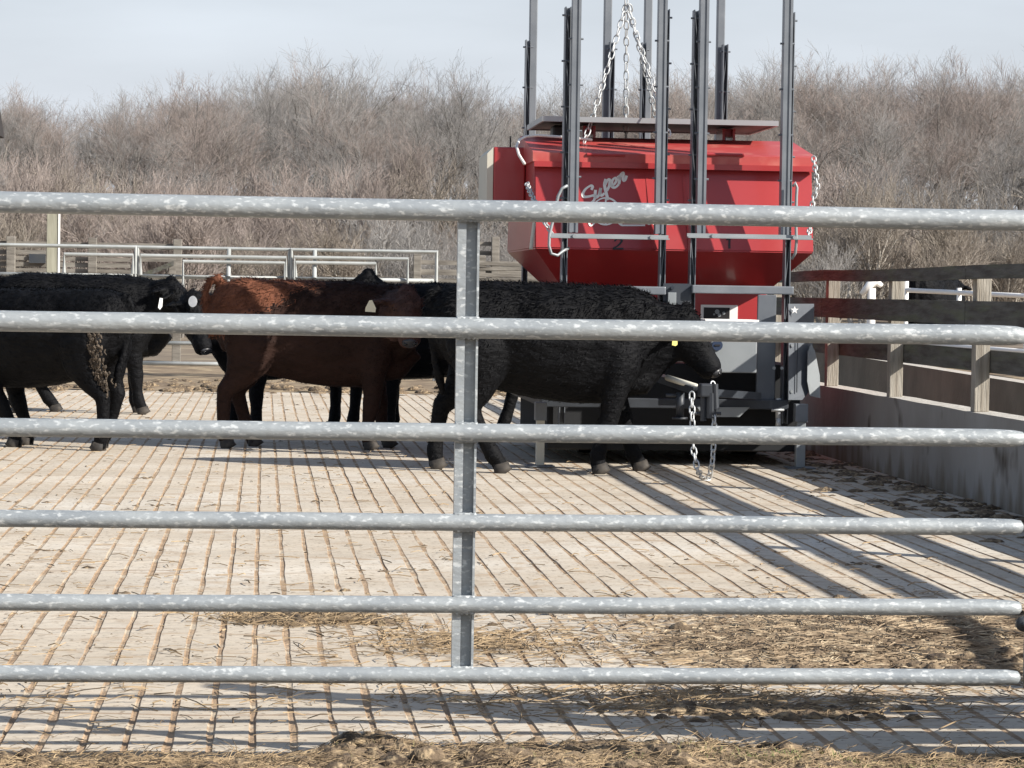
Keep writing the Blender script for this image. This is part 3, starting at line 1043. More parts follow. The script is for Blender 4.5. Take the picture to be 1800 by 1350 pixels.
def leg(x, ytop, yfoot, Y, m, wpx):
    bm = bmesh.new()
    a, b = P(x, ytop, Y), P(x, yfoot, Y)
    w = wpx / 2 / 238
    box(bm, a.x - w, a.x + w, Y - 22.3, Y + .07 - 22.3, .012, a.z, .004)
    o = obj('leg', bm, m, feeder)
    bm = bmesh.new()
    box(bm, a.x - .10, a.x + .10, Y - .06 - 22.3, Y + .14 - 22.3, 0.004, .0116)
    obj('foot_plate', bm, 'grey_steel', o)
    bm = bmesh.new()
    box(bm, a.x - w - .012, a.x + w + .012, Y - .012 - 22.3, Y + .085 - 22.3, a.z - .07, a.z + .06, .004)
    obj('leg_sleeve', bm, 'grey_steel', o)


leg(951, 722, 815, 20.75, 'cream_paint', 14)
leg(1409, 725, 818, 20.85, 'light_steel', 16)
leg(1000, 700, 790, 23.6, 'light_steel', 14)
leg(1250, 700, 790, 23.6, 'light_steel', 14)
# screw jack below the right post
bm = bmesh.new()
tube(bm, [P(1368, 700, 20.95), P(1368, 738, 20.95)], .02, 10)
tube(bm, [P(1356, 721, 20.93), P(1378, 720, 20.93)], .012, 8)
tube(bm, [P(1368, 736, 20.94), P(1368, 750, 20.94)], [.016, .022], 10)
obj('screw_jack', bm, 'chain_steel', feeder, True)
# towing tongue with coupler, jack and safety chains
bm = bmesh.new()
a, b = P(1150, 655, 20.75), P(1228, 681, 19.6)
dirn = (b - a).normalized()
sd = Vector((dirn.y, -dirn.x, 0)).normalized() * .035
up = Vector((0, 0, .05))
hexa(bm, [a - sd - up, b - sd - up, b + sd - up, a + sd - up, a - sd, b - sd, b + sd, a + sd])
a2 = P(1330, 690, 20.85)
hexa(bm, [a2 - sd - up, b - sd - up * 1.2, b + sd - up * 1.2, a2 + sd - up, a2 - sd, b - sd - up * .1, b + sd - up * .1, a2 + sd])
tong = obj('tongue', bm, 'shaded_steel', feeder)
bm = bmesh.new()
tube(bm, [P(1173, 664, 20.1), P(1224, 680, 19.7)], .022, 8)
obj('tongue_lit_top', bm, 'cream_paint', tong, True)  # cream tube painted in as the tongue's sunlit upper side
bm = bmesh.new()
p = P(1236, 682, 19.5)
box(bm, p.x - .03, p.x + .06, p.y - .08, p.y + .06, p.z - .06, p.z + .03, .012)
tube(bm, [p + Vector((.05, -.05, -.03)), p + Vector((.05, -.05, -.2))], .035, 12)
tube(bm, [p + Vector((-.0, -.03, -.02)), p + Vector((-.0, -.03, -.22))], .022, 10)
tube(bm, [p + Vector((-.06, -.02, -.17)), p + Vector((.12, -.02, -.17))], .012, 8)
tube(bm, [p + Vector((.07, -.07, .03)), p + Vector((.08, -.07, -.14))], .02, 8)
obj('coupler', bm, 'shaded_steel', tong)
bm = bmesh.new()
q = P(1196, 690, 20.0)
tube(bm, [q, q + Vector((0, 0, -.17))], .028, 12)
tube(bm, [q + Vector((0, 0, -.17)), q + Vector((0, 0, -.185))], .055, 14)
tube(bm, [q + Vector((-.1, 0, -.02)), q + Vector((0, 0, -.02))], .012, 8)
obj('tongue_jack', bm, 'shaded_steel', tong, True)
bm = bmesh.new()
c = [P(1216, 690, 19.45), P(1217, 740, 19.4), P(1219, 790, 19.35), P(1226, 826, 19.3)]
g = pixf(1236, 842, .012) + FO + Vector((0, FD, 0))
g2 = pixf(1246, 842, .012) + FO + Vector((0, FD, 0))
c += [g, g2, P(1252, 815, 19.35), P(1256, 760, 19.4), P(1254, 710, 19.45), P(1253, 672, 19.5)]
chain(bm, c, .062, .018, .006)
obj('safety_chain', bm, 'chain_steel', tong, True)
# wheels and axle under the far side
for x in (2.55, 3.75):
    bm = bmesh.new()
    tube(bm, [(x - 3.05 - .1, .35, .30), (x - 3.05 + .1, .35, .30)], .30, 24)
    obj('wheel', bm, 'rubber', feeder)
for (x, y, Y) in ((978, 730, 21.6), (1003, 700, 21.4), (1052, 728, 21.5), (1096, 736, 21.5)):
    p = P(x, y, Y)
    bm = bmesh.new()
    tube(bm, [p + Vector((.02, 0, .10)), p, p + Vector((-.02, 0, -.12))], .02, 8)
    obj('scraper_arm', bm, 'light_steel', feeder)

# ------------------------------------------------------------------ cattle
def cow(name, label, px_loc, heading, poll, muzzle, feet, body_m='black_fur', scale=1.0, width=1.0, seed=1, ear_spread=1.0, strands=5200,
        tag_spec=None, dung=False, tail=None, group='black cattle standing in the pen', neck_r=1.0, hoof_m='hoof', face_up=None, mats2=None, split=None, mats3=None):
    """local x points to the head, y to the animal's left, z up; poll and muzzle are local points"""
    rr = random.Random(seed)
    bm = bmesh.new()

    def ell(cx, cz, rz, ry, n=20, e=2.4):
        ring_ = []
        for k in range(n):
            a = 2 * math.pi * k / n
            ca, sa = math.cos(a), math.sin(a)
            yy = math.copysign(abs(ca) ** (2 / e), ca) * ry * width
            zz_ = math.copysign(abs(sa) ** (2 / e), sa) * rz
            if sa < 0: yy *= 1 - .25 * abs(sa)
            ring_.append(bm.verts.new((cx, yy, cz + zz_)))
        return ring_

    rings = [ell(*q) for q in ((-.80, 1.06, .07, .08), (-.775, 1.05, .16, .15), (-.70, 1.02, .26, .22), (-.55, .985, .335, .27), (-.35, .94, .375, .29), (-.1, .91, .40, .325),
                               (.15, .895, .415, .335), (.38, .89, .415, .31), (.56, .915, .38, .265), (.70, .965, .29, .215), (.80, .98, .2, .16), (.85, .98, .08, .08))]
    n = 20
    for A_, B_ in zip(rings, rings[1:]):
        for k in range(n): bm.faces.new((A_[k], A_[(k + 1) % n], B_[(k + 1) % n], B_[k]))
    bm.faces.new(rings[0][::-1]); bm.faces.new(rings[-1])
    poll, muzzle = Vector(poll), Vector(muzzle)
    # neck
    nb = Vector((.50, 0, .99))
    hd = (muzzle - poll).normalized()
    ne = poll + hd * .06
    mid = nb.lerp(ne, .5) + Vector((.02, 0, -.04))
    tube(bm, [nb + Vector((-.1, 0, 0)), nb, nb.lerp(mid, .5), mid, mid.lerp(ne, .6), ne], [(.22 * neck_r, .31), (.21 * neck_r, .295), (.18 * neck_r, .255), (.155 * neck_r, .22), (.135, .175), (.105, .13)], 16)
    # brisket
    tube(bm, [(.45, 0, .64), (.66, 0, .66), (.80, 0, .78)], [(.16, .13), (.13, .12), (.07, .08)], 12)
    # throat and dewlap
    th = poll + (muzzle - poll) * .32
    tube(bm, [(.52, 0, .84), Vector((.70, 0, .90)).lerp(th, .35), Vector((.70, 0, .92)).lerp(th, .75), th], [(.15, .24), (.12, .20), (.095, .15), (.08, .10)], 14)
    # head
    lat = hd.cross(Vector((0, 0, 1)))
    if lat.length < .2: lat = Vector((0, 1, 0))
    lat.normalize()
    if face_up is not None:
        fu = Vector(face_up)
        upv = (fu - hd * fu.dot(hd)).normalized()
        lat = hd.cross(upv).normalized()
    else:
        upv = lat.cross(hd).normalized()
    Lh = (muzzle - poll).length
    prev = None
    for (f, hw, hh, off) in ((-.10, .05, .05, .0), (-.04, .085, .085, 0), (.08, .112, .125, -.015), (.22, .122, .15, -.035), (.38, .108, .15, -.045), (.56, .088, .122, -.036), (.74, .080, .098, -.024),
                             (.86, .086, .092, -.016), (.96, .080, .080, -.014), (1.02, .05, .05, -.014)):
        c = poll + hd * (f * Lh) + upv * off
        cur = [bm.verts.new(c + lat * math.cos(2 * math.pi * k / 14) * hw + upv * math.sin(2 * math.pi * k / 14) * hh) for k in range(14)]
        if prev:
            for k in range(14): bm.faces.new((prev[k], prev[(k + 1) % 14], cur[(k + 1) % 14], cur[k]))
        else: bm.faces.new(cur[::-1])
        prev = cur
    bm.faces.new(prev)
    # brow ridges and poll tuft
    for s in (-1, 1):
        c = poll + hd * (.26 * Lh) + lat * s * .085 + upv * .06
        tube(bm, [c - hd * .04, c, c + hd * .04], [(.02, .02), (.035, .03), (.02, .02)], 8)
    c = poll + upv * .05
    tube(bm, [c - hd * .05, c + upv * .02, c + hd * .06], [(.04, .04), (.065, .05), (.04, .03)], 10)
    # ears
    ears = []
    for s in (-1, 1):
        a = poll + hd * .06 + lat * s * .085 + upv * .0
        b = a + lat * s * .09 * ear_spread - upv * .03 - hd * .015
        c = a + lat * s * .175 * ear_spread - upv * .05 - hd * .01
        if tag_spec and len(tag_spec) > 4 and s == tag_spec[0]:
            c = Vector(tag_spec[4]) + Vector((0, 0, .03))
            b = a.lerp(c, .5) + upv * .012
        tube(bm, [a, b, b.lerp(c, .6), c], [(.03, .03), (.055, .026), (.045, .02), (.015, .012)], 10)
        ears.append((b.lerp(c, .5), s))
    # legs
    hooves = []
    for i, (dx, dy, dz) in enumerate(feet):        # order: front left, front right, hind left, hind right
        s = 1 if i % 2 == 0 else -1
        if i < 2:
            J = [((.46, .16, .95), (.16, .12)), ((.49, .185, .74), (.125, .10)), ((.47, .185, .60), (.088, .078)), ((.49, .175, .42), (.062, .056)), ((.49, .17, .36), (.062, .056)), ((.485, .17, .22), (.043, .040)), ((.49, .17, .12), (.052, .048)),
                 ((.51, .17, .07), (.045, .045)), ((.525, .17, .025), (.055, .055))]
            top = .62
        else:
            J = [((-.48, .15, 1.05), (.21, .13)), ((-.47, .18, .84), (.20, .135)), ((-.50, .185, .66), (.145, .10)), ((-.57, .18, .53), (.085, .066)), ((-.645, .175, .44), (.060, .052)), ((-.64, .17, .36), (.050, .046)), ((-.625, .17, .22), (.045, .042)),
                 ((-.61, .17, .12), (.053, .05)), ((-.59, .17, .07), (.046, .046)), ((-.575, .17, .025), (.056, .056))]
            top = .72
        pts, rad = [], []
        for (p, q) in J:
            f = max(0, min(1, (top - p[2]) / (top - .06)))
            pts.append(Vector((p[0] + dx * f, s * p[1] * width + dy * f, p[2] + dz * f * f)))
            lk = 1.18 if p[2] > .06 else 1.08
            rad.append((q[1] * lk, q[0] * lk))
        tube(bm, pts, rad, 14)
        hooves.append((pts[-1], i))
    # tail
    tl = tail or [(-.74, 0, 1.26), (-.80, 0, 1.22), (-.825, 0, 1.08), (-.79, .02, .86), (-.74, .05, .66), (-.71, .06, .52)]
    tube(bm, tl, [.05, .04, .032, .028, .04, .02][:len(tl)], 8)
    me = bpy.data.meshes.new('tmp')
    bmesh.ops.recalc_face_normals(bm, faces=bm.faces[:])
    bm.to_mesh(me)
    bm.free()
    tmp = bpy.data.objects.new('tmp', me)
    C.objects.link(tmp)
    md = tmp.modifiers.new('r', 'REMESH')
    md.mode = 'VOXEL'
    md.voxel_size = .0165
    sm = tmp.modifiers.new('s', 'SMOOTH')
    sm.factor = .5
    sm.iterations = 4
    dg = bpy.context.evaluated_depsgraph_get()
    dg.update()
    me2 = bpy.data.meshes.new_from_object(tmp.evaluated_get(dg))
    bpy.data.objects.remove(tmp)
    me2.name = name
    bm = bmesh.new()
    bm.from_mesh(me2)
    bm.normal_update()
    mo = mnoise.noise
    newco = []
    for v in bm.verts:
        c, nn = v.co, v.normal
        shag = 1.0 if (c.z > .55) else .45
        d = .008 * mo(c * 5 + Vector((seed, 0, 0))) + .005 * mo(Vector((c.x * 12, c.y * 20, c.z * 20 + seed))) + .003 * mo(c * 40)
        if c.z > 1.05 and c.x > -.2: d += .010 * mo(c * 13 + Vector((3, seed, 0)))
        # muscle and flank hollows
        d -= .03 * math.exp(-((c.x + .22) ** 2 / .012 + (c.z - 1.12) ** 2 / .01)) * (abs(nn.y) > .5)
        d -= .018 * math.exp(-((c.x - .30) ** 2 / .006 + (c.z - .9) ** 2 / .05)) * (abs(nn.y) > .5)
        newco.append(c + nn * d * shag)
    for v, c in zip(bm.verts, newco): v.co = c
    # coat: fine locks of hair standing off the skin, part of the same mesh
    fs = bm.faces[:]
    bm.normal_update()
    cum, tot = [], 0.0
    for f in fs:
        cz = f.calc_center_median().z
        w_ = f.calc_area() * (1.0 if cz > 1.05 else .45 if cz > .35 else .12)
        tot += w_
        cum.append(tot)
    import bisect
    split_f = split or (lambda c: False)
    for f in fs:
        f.smooth = True
        cm_ = f.calc_center_median()
        if split_f(cm_): f.material_index = 1
        if mats3 and (cm_ - poll).dot(hd) > -.08 and (cm_ - poll.lerp(muzzle, .5)).length < .40 and cm_.y < poll.y + .10: f.material_index = 2
    for k in range(int(strands * 1.7)):
        f = fs[bisect.bisect_left(cum, rr.random() * tot)]
        c = f.calc_center_median()
        nn = f.normal
        if (c - muzzle).length < .16: continue
        flow = Vector((-.6, 0, -.6)) + Vector((rr.uniform(-.6, .6), rr.uniform(-.5, .5), rr.uniform(-.5, .5)))
        flow = (flow - nn * flow.dot(nn)).normalized()
        ln = rr.uniform(.018, .036) * (1.35 if c.z > 1.1 else .85)
        side = nn.cross(flow) * rr.uniform(.0022, .0042)
        c = c + Vector((rr.uniform(-.008, .008), rr.uniform(-.008, .008), rr.uniform(-.008, .008))) - nn * .002
        m_ = c + flow * ln * .5 + nn * ln * (.28 if c.z > 1.08 else .15)
        e_ = c + flow * ln + nn * ln * (rr.uniform(.3, .55) if c.z > 1.08 else rr.uniform(.05, .25))
        v = [bm.verts.new(q) for q in (c + side, c - side, m_ - side * .8, m_ + side * .8, e_)]
        mi = f.material_index
        a_ = bm.faces.new((v[0], v[1], v[2], v[3])); a_.material_index = mi
        a_ = bm.faces.new((v[3], v[2], v[4])); a_.material_index = mi
    me2.materials.clear()
    me2.materials.append(MATS[body_m])
    me2.materials.append(MATS[mats2 or body_m])
    me2.materials.append(MATS[mats3 or body_m])
    bm.to_mesh(me2)
    bm.free()
    o = bpy.data.objects.new(name, me2)
    C.objects.link(o)
    o.location = px_loc
    o.rotation_euler = (0, 0, heading)
    o.scale = (scale,) * 3
    tag(o, label, 'cow', group)
    # parts
    for s in (-1, 1):
        bm = bmesh.new()
        bmesh.ops.create_uvsphere(bm, u_segments=12, v_segments=8, radius=.020)
        c = poll + hd * (.30 * Lh) + lat * s * .100 + upv * .035
        for v in bm.verts: v.co += c
        obj('eye', bm, 'eye', o, True)
    bm = bmesh.new()
    c = poll + hd * (.985 * Lh) + upv * .0
    bmesh.ops.create_uvsphere(bm, u_segments=14, v_segments=10, radius=1)
    for v in bm.verts: v.co = c + lat * v.co.x * .062 + upv * (v.co.y * .05 + .004) + hd * v.co.z * .035
    obj('muzzle_pad', bm, 'nose', o, True)
    bm = bmesh.new()
    for s in (-1, 1):
        q = c + lat * s * .034 + upv * .024 + hd * .028
        tube(bm, [q - hd * .02, q + hd * .006], [(.016, .011), (.013, .009)], 8)
    obj('nostril', bm, 'eye', o, True)
    for (p, i) in hooves:
        bm = bmesh.new()
        for s in (-1, 1):
            q = Vector((p.x, p.y + s * .026, p.z))
            zt = p.z + .045
            tube(bm, [(q.x - .008, q.y, zt), (q.x + .004, q.y, p.z), (q.x + .02, q.y, p.z - .026)], [(.030, .052), (.034, .058), (.035, .062)], 12)
        obj('hoof', bm, hoof_m, o, True)
    if tag_spec:
        es, tm, shape, (ox, oy, oz) = tag_spec[:4]
        ec = [e for e, s in ears if s == es][0]
        bm = bmesh.new()
        fn = Vector((ox, oy, oz)).normalized()
        sx = fn.cross(Vector((0, 0, 1))).normalized()
        sz = sx.cross(fn).normalized()
        cc = ec + fn * .035
        if len(tag_spec) > 4: cc = Vector(tag_spec[4]) + fn * .02
        if shape == 'round':
            sh = [(.04 * math.cos(k * math.pi / 8), .05 * math.sin(k * math.pi / 8)) for k in range(16)]
        elif shape == 'narrow':
            sh = [(-.016, .045), (.012, .05), (.028, -.04), (.01, -.06), (-.012, -.03)]
        elif shape == 'small':
            sh = [(-.018, .02), (.018, .022), (.02, -.018), (-.006, -.024), (-.018, -.014)]
        else:
            sh = [(-.010, .04), (.012, .038), (.040, -.02), (.042, -.048), (-.036, -.052), (-.040, -.02)]
        A_ = [bm.verts.new(cc + sx * x + sz * z) for x, z in sh]
        B_ = [bm.verts.new(cc + sx * x + sz * z + fn * .003) for x, z in sh]
        bm.faces.new(A_); bm.faces.new(B_[::-1])
        for k in range(len(sh)): bm.faces.new((A_[k], B_[k], B_[(k + 1) % len(sh)], A_[(k + 1) % len(sh)]))
        obj('ear_tag', bm, tm, o)
    if dung:
        bm = bmesh.new()
        for k in range(420):
            t = rr.random()
            # on the outer side of the near hind leg and flank
            px_, pz_ = -.60 - .06 * t + rr.gauss(0, .045), 1.0 - .5 * t + rr.gauss(0, .035)
            sgn = dung
            yb_ = sgn * (.285 - .10 * max(0, (.85 - pz_) / .4)) * width
            q = Vector((px_, yb_ + rr.uniform(-.02, .012), pz_))
            ln = rr.uniform(.015, .05)
            tube(bm, [q, q + Vector((rr.uniform(-.01, .01), sgn * .006, -ln * .5)), q + Vector((rr.uniform(-.015, .015), 0, -ln))], [.006, rr.uniform(.007, .014), .004], 5)
        obj('dried_dung', bm, 'dry_dung', o)
    return o


def at(x, yfoot, h=0): return pixf(x, yfoot, h)


def local(w, loc, ang, sc=1.0):
    return Matrix.Rotation(-ang, 3, 'Z') @ (Vector(w) - Vector(loc)) / sc


# right hand black one, head lowered to the tongue
p = at(957, 829)
cow('black_cow', 'black curly coated cow with head lowered by the red feeder', (p.x, p.y, 0), R(0), (.92, -.06, 1.10), (1.17, -.12, .70),
    [(.17, 0, 0), (-.16, -.02, 0), (-.16, 0, 0), (.26, -.02, 0)], seed=11, tag_spec=(-1, 'tag_yellow', 'small', (.1, -1, 0), pix(1185, 602, p.y - .30) - Vector((p.x, p.y, 0))), strands=9500, width=1.03, ear_spread=.9, hoof_m='hoof')
# brown one, face turned to the camera
p = at(548, 789)
cow('brown_cow', 'brown cow turning its face to the gate', (p.x, p.y + .12, 0), R(0), (.70, -.42, 1.20), (.725, -.66, .84),
    [(.09, 0, 0), (-.07, 0, 0), (.13, 0, 0), (-.08, 0, 0)], 'shaded_brown_fur', seed=5, tag_spec=(1, 'tag_cream', 'bell', (-.1, -1, .05), pix(652, 537, p.y - .50) - Vector((p.x, p.y + .12, 0))), strands=8200, face_up=(0, -1, .5), ear_spread=1.1, mats3='face_fur',
    tail=[(-.70, 0, 1.24), (-.76, 0, 1.33), (-.80, -.01, 1.31), (-.84, -.02, 1.20), (-.82, -.02, 1.02), (-.785, -.01, .84)], group='cattle standing in the pen', mats2='sunlit_brown_fur',
    split=lambda c: c.z > .84 + .55 * (c.x + .8) + .07 * mnoise.noise(c * 7) + .06 * mnoise.noise(c * 31) + rnd.uniform(-.04, .04))  # slanting split paints the sunlit rump against the shaded body
# near left, walking out of the picture
p = at(75, 789)
cow('black_cow', 'black cow with dung caked flank at the left edge', (p.x, p.y + .25, 0), R(180 - 30), (1.15, .1, 1.15), (1.45, .15, .82),
    [(-.34, 0, 0), (-.22, 0, .0), (-.06, 0, 0), (.14, 0, 0)], seed=3, dung=1, strands=6500, scale=.93)
# far left
p = at(143, 726)
cow('black_cow', 'black cow standing broadside behind the dung caked one', (p.x, p.y, 0), R(0), (.80, -.16, 1.22), (1.06, -.30, .87),
    [(.0, 0, 0), (.06, 0, 0), (.32, 0, 0), (.0, 0, 0)], seed=21, tag_spec=(-1, 'tag_white', 'narrow', (.3, -1, 0), local(pix(282, 533, p.y - .42), (p.x, p.y, 0), 0, 1.03)), scale=1.03, strands=6000)
# facing the camera behind the brown rump
p = at(508, 764)
cow('black_cow', 'black cow with round white ear tag peering out behind the brown cow', (p.x, p.y + .4, 0), R(180 + 36), (1.07, -.06, 1.20), (1.05, .18, .74),
    [(0, 0, 0), (0, 0, 0), (0, 0, 0), (-.05, 0, 0)], seed=31, tag_spec=(-1, 'tag_white', 'round', (.75, .65, 0), local(pix(340, 530, p.y + .4 - .72), (p.x, p.y + .4, 0), R(216), .95)), scale=.95, strands=5000)
# behind the brown head
p = at(785, 764)
cow('black_cow', 'black cow with raised head between the brown cow and the lowered head', (p.x, p.y, 0), R(180), (.66, .05, 1.33), (.96, .16, 1.06),
    [(.02, 0, 0), (-.04, 0, 0), (-.1, 0, 0), (.1, 0, 0)], seed=41, tag_spec=(1, 'tag_white', 'small', (.1, 1, 0)), strands=5500)
# outside, beyond the plank fence
p = pix(1640, 500, 39)
cow('black_cow', 'distant black cow beyond the plank fence', (p.x, 39, .3), R(60), (1.05, 0, 1.15), (1.4, 0, .9),
    [(0, 0, 0)] * 4, seed=51, strands=1500, group='black cattle outside the pen')

# ------------------------------------------------------------------ yard behind
def pipe_panel(name, label, x0, x1, Y, rails, r=.031, inner=None, group=None, uprights=()):
    """rails and inner frames are given as heights in metres"""
    a, b = pix(x0, 480, Y).x, pix(x1, 480, Y).x
    o = empty(name, (a, Y, 0))
    tag(o, label, 'gate', group)
    w = b - a
    top = rails[0]
    bm = bmesh.new()
    tube(bm, [(0, 0, .0), (0, 0, top), (w, 0, top), (w, 0, .0)], r, 8)
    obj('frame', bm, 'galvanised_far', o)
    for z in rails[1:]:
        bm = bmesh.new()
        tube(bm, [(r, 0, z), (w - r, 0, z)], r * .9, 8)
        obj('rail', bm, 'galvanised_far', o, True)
    for u in uprights:
        bm = bmesh.new()
        tube(bm, [(u * w, -.02, rails[-1]), (u * w, -.02, top)], r * .9, 8)
        obj('upright', bm, 'galvanised_far', o, True)
    if inner:
        for (u0, u1, z0, z1) in inner:
            bm = bmesh.new()
            tube(bm, [(u0 * w, -.06, z0), (u0 * w, -.06, z1), (u1 * w, -.06, z1), (u1 * w, -.06, z0)], r * .8, 8, closed=True)
            obj('inner_frame', bm, 'galvanised_far', o)
    return o


PY = 38.0
z1 = pix(400, 437, PY).z
z2 = pix(400, 488, PY).z
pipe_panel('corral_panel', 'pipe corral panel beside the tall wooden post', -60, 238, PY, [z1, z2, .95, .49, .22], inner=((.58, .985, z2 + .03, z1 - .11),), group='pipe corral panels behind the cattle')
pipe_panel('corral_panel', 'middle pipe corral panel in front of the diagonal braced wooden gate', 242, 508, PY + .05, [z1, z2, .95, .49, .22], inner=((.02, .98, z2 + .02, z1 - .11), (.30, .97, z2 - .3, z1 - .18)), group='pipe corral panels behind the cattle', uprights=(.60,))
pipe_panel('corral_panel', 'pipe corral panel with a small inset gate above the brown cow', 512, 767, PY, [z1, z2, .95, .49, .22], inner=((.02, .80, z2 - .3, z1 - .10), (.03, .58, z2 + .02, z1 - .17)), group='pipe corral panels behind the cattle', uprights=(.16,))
# tall post, plank fence and wooden gate behind the panels
bm = bmesh.new()
a = pix(94, 400, 43)
box(bm, -.095, .075, -.08, .08, -.1, pix(94, 350, 43).z, .01)
tp = obj('tall_wooden_post', bm, 'post_wood', None, loc=(a.x, 43, 0))
tag(tp, 'tall pale wooden post rising above the corral panels', 'post')
bm = bmesh.new()
box(bm, .076, .10, -.09, .0, .3, pix(94, 352, 43).z)
obj('edge_strip', bm, 'white_vinyl', tp)
f2 = empty('weathered_plank_fence', (pix(150, 480, 46).x, 46, 0))
tag(f2, 'weathered grey wooden plank fence behind the corral panels', 'fence')
zf = lambda y: pix(150, y, 46).z
fx0, fx1 = pix(-40, 480, 46).x - f2.location.x, pix(318, 480, 46).x - f2.location.x
for (ya_, yb_, u0, u1) in ((426, 437, 0, .96), (441, 449, 0, .35), (452, 459, 0, .75), (462, 470, .0, .75), (473, 480, 0, .8), (484, 498, 0, 1), (503, 530, 0, 1), (540, 570, 0, 1)):
    bm = bmesh.new()
    box(bm, fx0 + (fx1 - fx0) * u0, fx0 + (fx1 - fx0) * u1, -.04 + rnd.uniform(-.008, .008), 0 + rnd.uniform(-.005, .005), zf(yb_), zf(ya_))
    obj('plank', bm, 'far_wood', f2)
for x in (20, 163, 312):
    bm = bmesh.new()
    q = pix(x, 480, 46).x - f2.location.x
    box(bm, q - .07, q + .07, -.18, -.05, -.1, zf(418), .01)
    obj('post', bm, 'far_wood', f2)
bm = bmesh.new()
q = pix(66, 480, 46).x - f2.location.x
box(bm, q - .13, q + .13, -.1, -.03, zf(464), zf(448))
obj('dark_hole', bm, 'dark_steel', f2)  # dark plate put in for a hole in the planks
g2_ = empty('wooden_gate', (pix(275, 480, 45).x, 45, 0))
tag(g2_, 'dark diagonal braced wooden gate beyond the corral panels', 'gate')
za, zb_ = pix(275, 449, 45).z, pix(275, 515, 45).z
bm = bmesh.new()
for (x0, z0, x1, z1_) in ((-.27, zb_ + .25, .27, za - .12), (-.27, zb_ + .05, .27, za - .32)):
    hexa(bm, [(x0, -.05, z0 - .04), (x1, -.05, z1_ - .04), (x1, 0, z1_ - .04), (x0, 0, z0 - .04), (x0, -.05, z0 + .04), (x1, -.05, z1_ + .04), (x1, 0, z1_ + .04), (x0, 0, z0 + .04)])
obj('brace', bm, 'dark_board', g2_)
bm = bmesh.new()
box(bm, -.3, .3, .001, .04, za - .1, za)
box(bm, -.3, .3, .001, .04, zb_, zb_ + .1)
box(bm, .2, .3, -.049, 0, zb_ + .101, za - .101)
box(bm, -.3, -.24, -.049, 0, zb_ + .101, za - .101)
obj('frame', bm, 'far_wood', g2_)
# stacked lumber and fence bits between the gate upright and the feeder
f3 = empty('lumber_stack', (pix(885, 480, 40).x, 40, .1))
tag(f3, 'stack of pale weathered lumber left of the red feeder', 'lumber')
z_ = lambda y: pix(885, y, 40).z - .1
for (ya_, yb_, d, tw) in ((461, 468, .0, .02), (469, 476, -.05, -.02), (481, 488, .03, .01), (489, 497, -.06, -.015), (499, 510, .02, .0)):
    bm = bmesh.new()
    box(bm, -.55 + d, .62 + d, -.25, .12, z_(yb_), z_(ya_), .006)
    o = obj('plank', bm, 'far_wood', f3)
    o.rotation_euler = (0, tw, tw * 3)
bm = bmesh.new()
box(bm, -.42, -.34, -.1, .1, -.15, z_(511))
box(bm, .34, .42, -.1, .1, -.15, z_(511))
obj('bearer', bm, 'far_wood', f3)
f4 = empty('wooden_fence', (pix(800, 480, 44).x, 44, 0))
tag(f4, 'grey wooden rail fence between the corral panels and the feeder', 'fence')
z_ = lambda y: pix(800, y, 44).z
for x in (733, 870, 846):
    bm = bmesh.new()
    q = pix(x, 480, 44).x - f4.location.x
    box(bm, q - .06, q + .06, -.06, .06, 0, z_(415 if x == 870 else 448), .008)
    obj('post', bm, 'far_wood', f4)
for (ya_, yb_) in ((424, 431), (440, 448), (458, 466), (474, 484), (490, 505)):
    bm = bmesh.new()
    q0, q1 = (pix(735 if ya_ > 450 else 835, 480, 44).x - f4.location.x, pix(960 if ya_ > 450 else 875, 480, 44).x - f4.location.x)
    box(bm, q0, q1, .061, .10, z_(yb_), z_(ya_))
    obj('plank', bm, 'far_wood', f4)
# white pipe fence out beyond the wall
wf = empty('white_pipe_fence', (pix(1594, 500, 36).x, 36, .3))
tag(wf, 'white pipe fence beyond the dark plank fence', 'fence')
a = pix(1594, 510, 36) - wf.location
b = pix(1960, 528, 33) - wf.location
for dz in (0, -.68):
    bm = bmesh.new()
    tube(bm, [a + Vector((-.0, 0, dz)), b + Vector((0, 0, dz))], .03, 8)
    obj('rail', bm, 'white_vinyl', wf, True)
for f in (0, .27, .6, .95):
    bm = bmesh.new()
    q = a.lerp(b, f)
    tube(bm, [(q.x, q.y + .035, -.4), (q.x, q.y + .035, q.z + (.16 if f == 0 else .06))], .032, 8)
    obj('post', bm, 'white_vinyl', wf, True)
# pale stump of a machine seen through the plank fence
mp_ = pix(1532, 510, 33)
bm = bmesh.new()
tube(bm, [(0, 0, -.9), (0, 0, .02)], [.05, .05], 10)
tube(bm, [(-.12, 0, -.05), (-.02, 0, .07), (.06, 0, .10), (.12, 0, .05)], [.03, .05, .05, .03], 8)
tag(obj('water_hydrant', bm, 'white_vinyl', None, True, loc=(mp_.x, 33, mp_.z + .0)), 'pale yard hydrant seen between the fence planks', 'hydrant')
# gambrel barn whose roof edge just enters at the left
barn = empty('barn', (pix(-230, 500, 60).x, 60, 0))
tag(barn, 'dark brown barn roof edge at the far left', 'barn')
xr1 = pix(8, 243, 64).x - barn.location.x
zr1 = pix(8, 243, 64).z
xr0 = pix(-4, 190, 64).x - barn.location.x
zr0 = pix(-4, 190, 64).z
bm = bmesh.new()
hexa(bm, [(-3.2, .3, -.2), (xr1 - .25, .3, -.2), (xr1 - .25, 3.9, -.2), (-3.2, 3.9, -.2), (-3.2, .3, zr1), (xr1 - .25, .3, zr1), (xr1 - .25, 3.9, zr1), (-3.2, 3.9, zr1)])
obj('wall', bm, 'far_wood', barn)
bm = bmesh.new()
sec = [(xr1, zr1), (xr0, zr0 + .3), (xr0 - 1.4, zr0 + 1.1), (xr0 - 2.8, zr0 + .3), (xr0 - 3.0, zr1)]
A_ = [bm.verts.new((x, 0, z)) for x, z in sec]
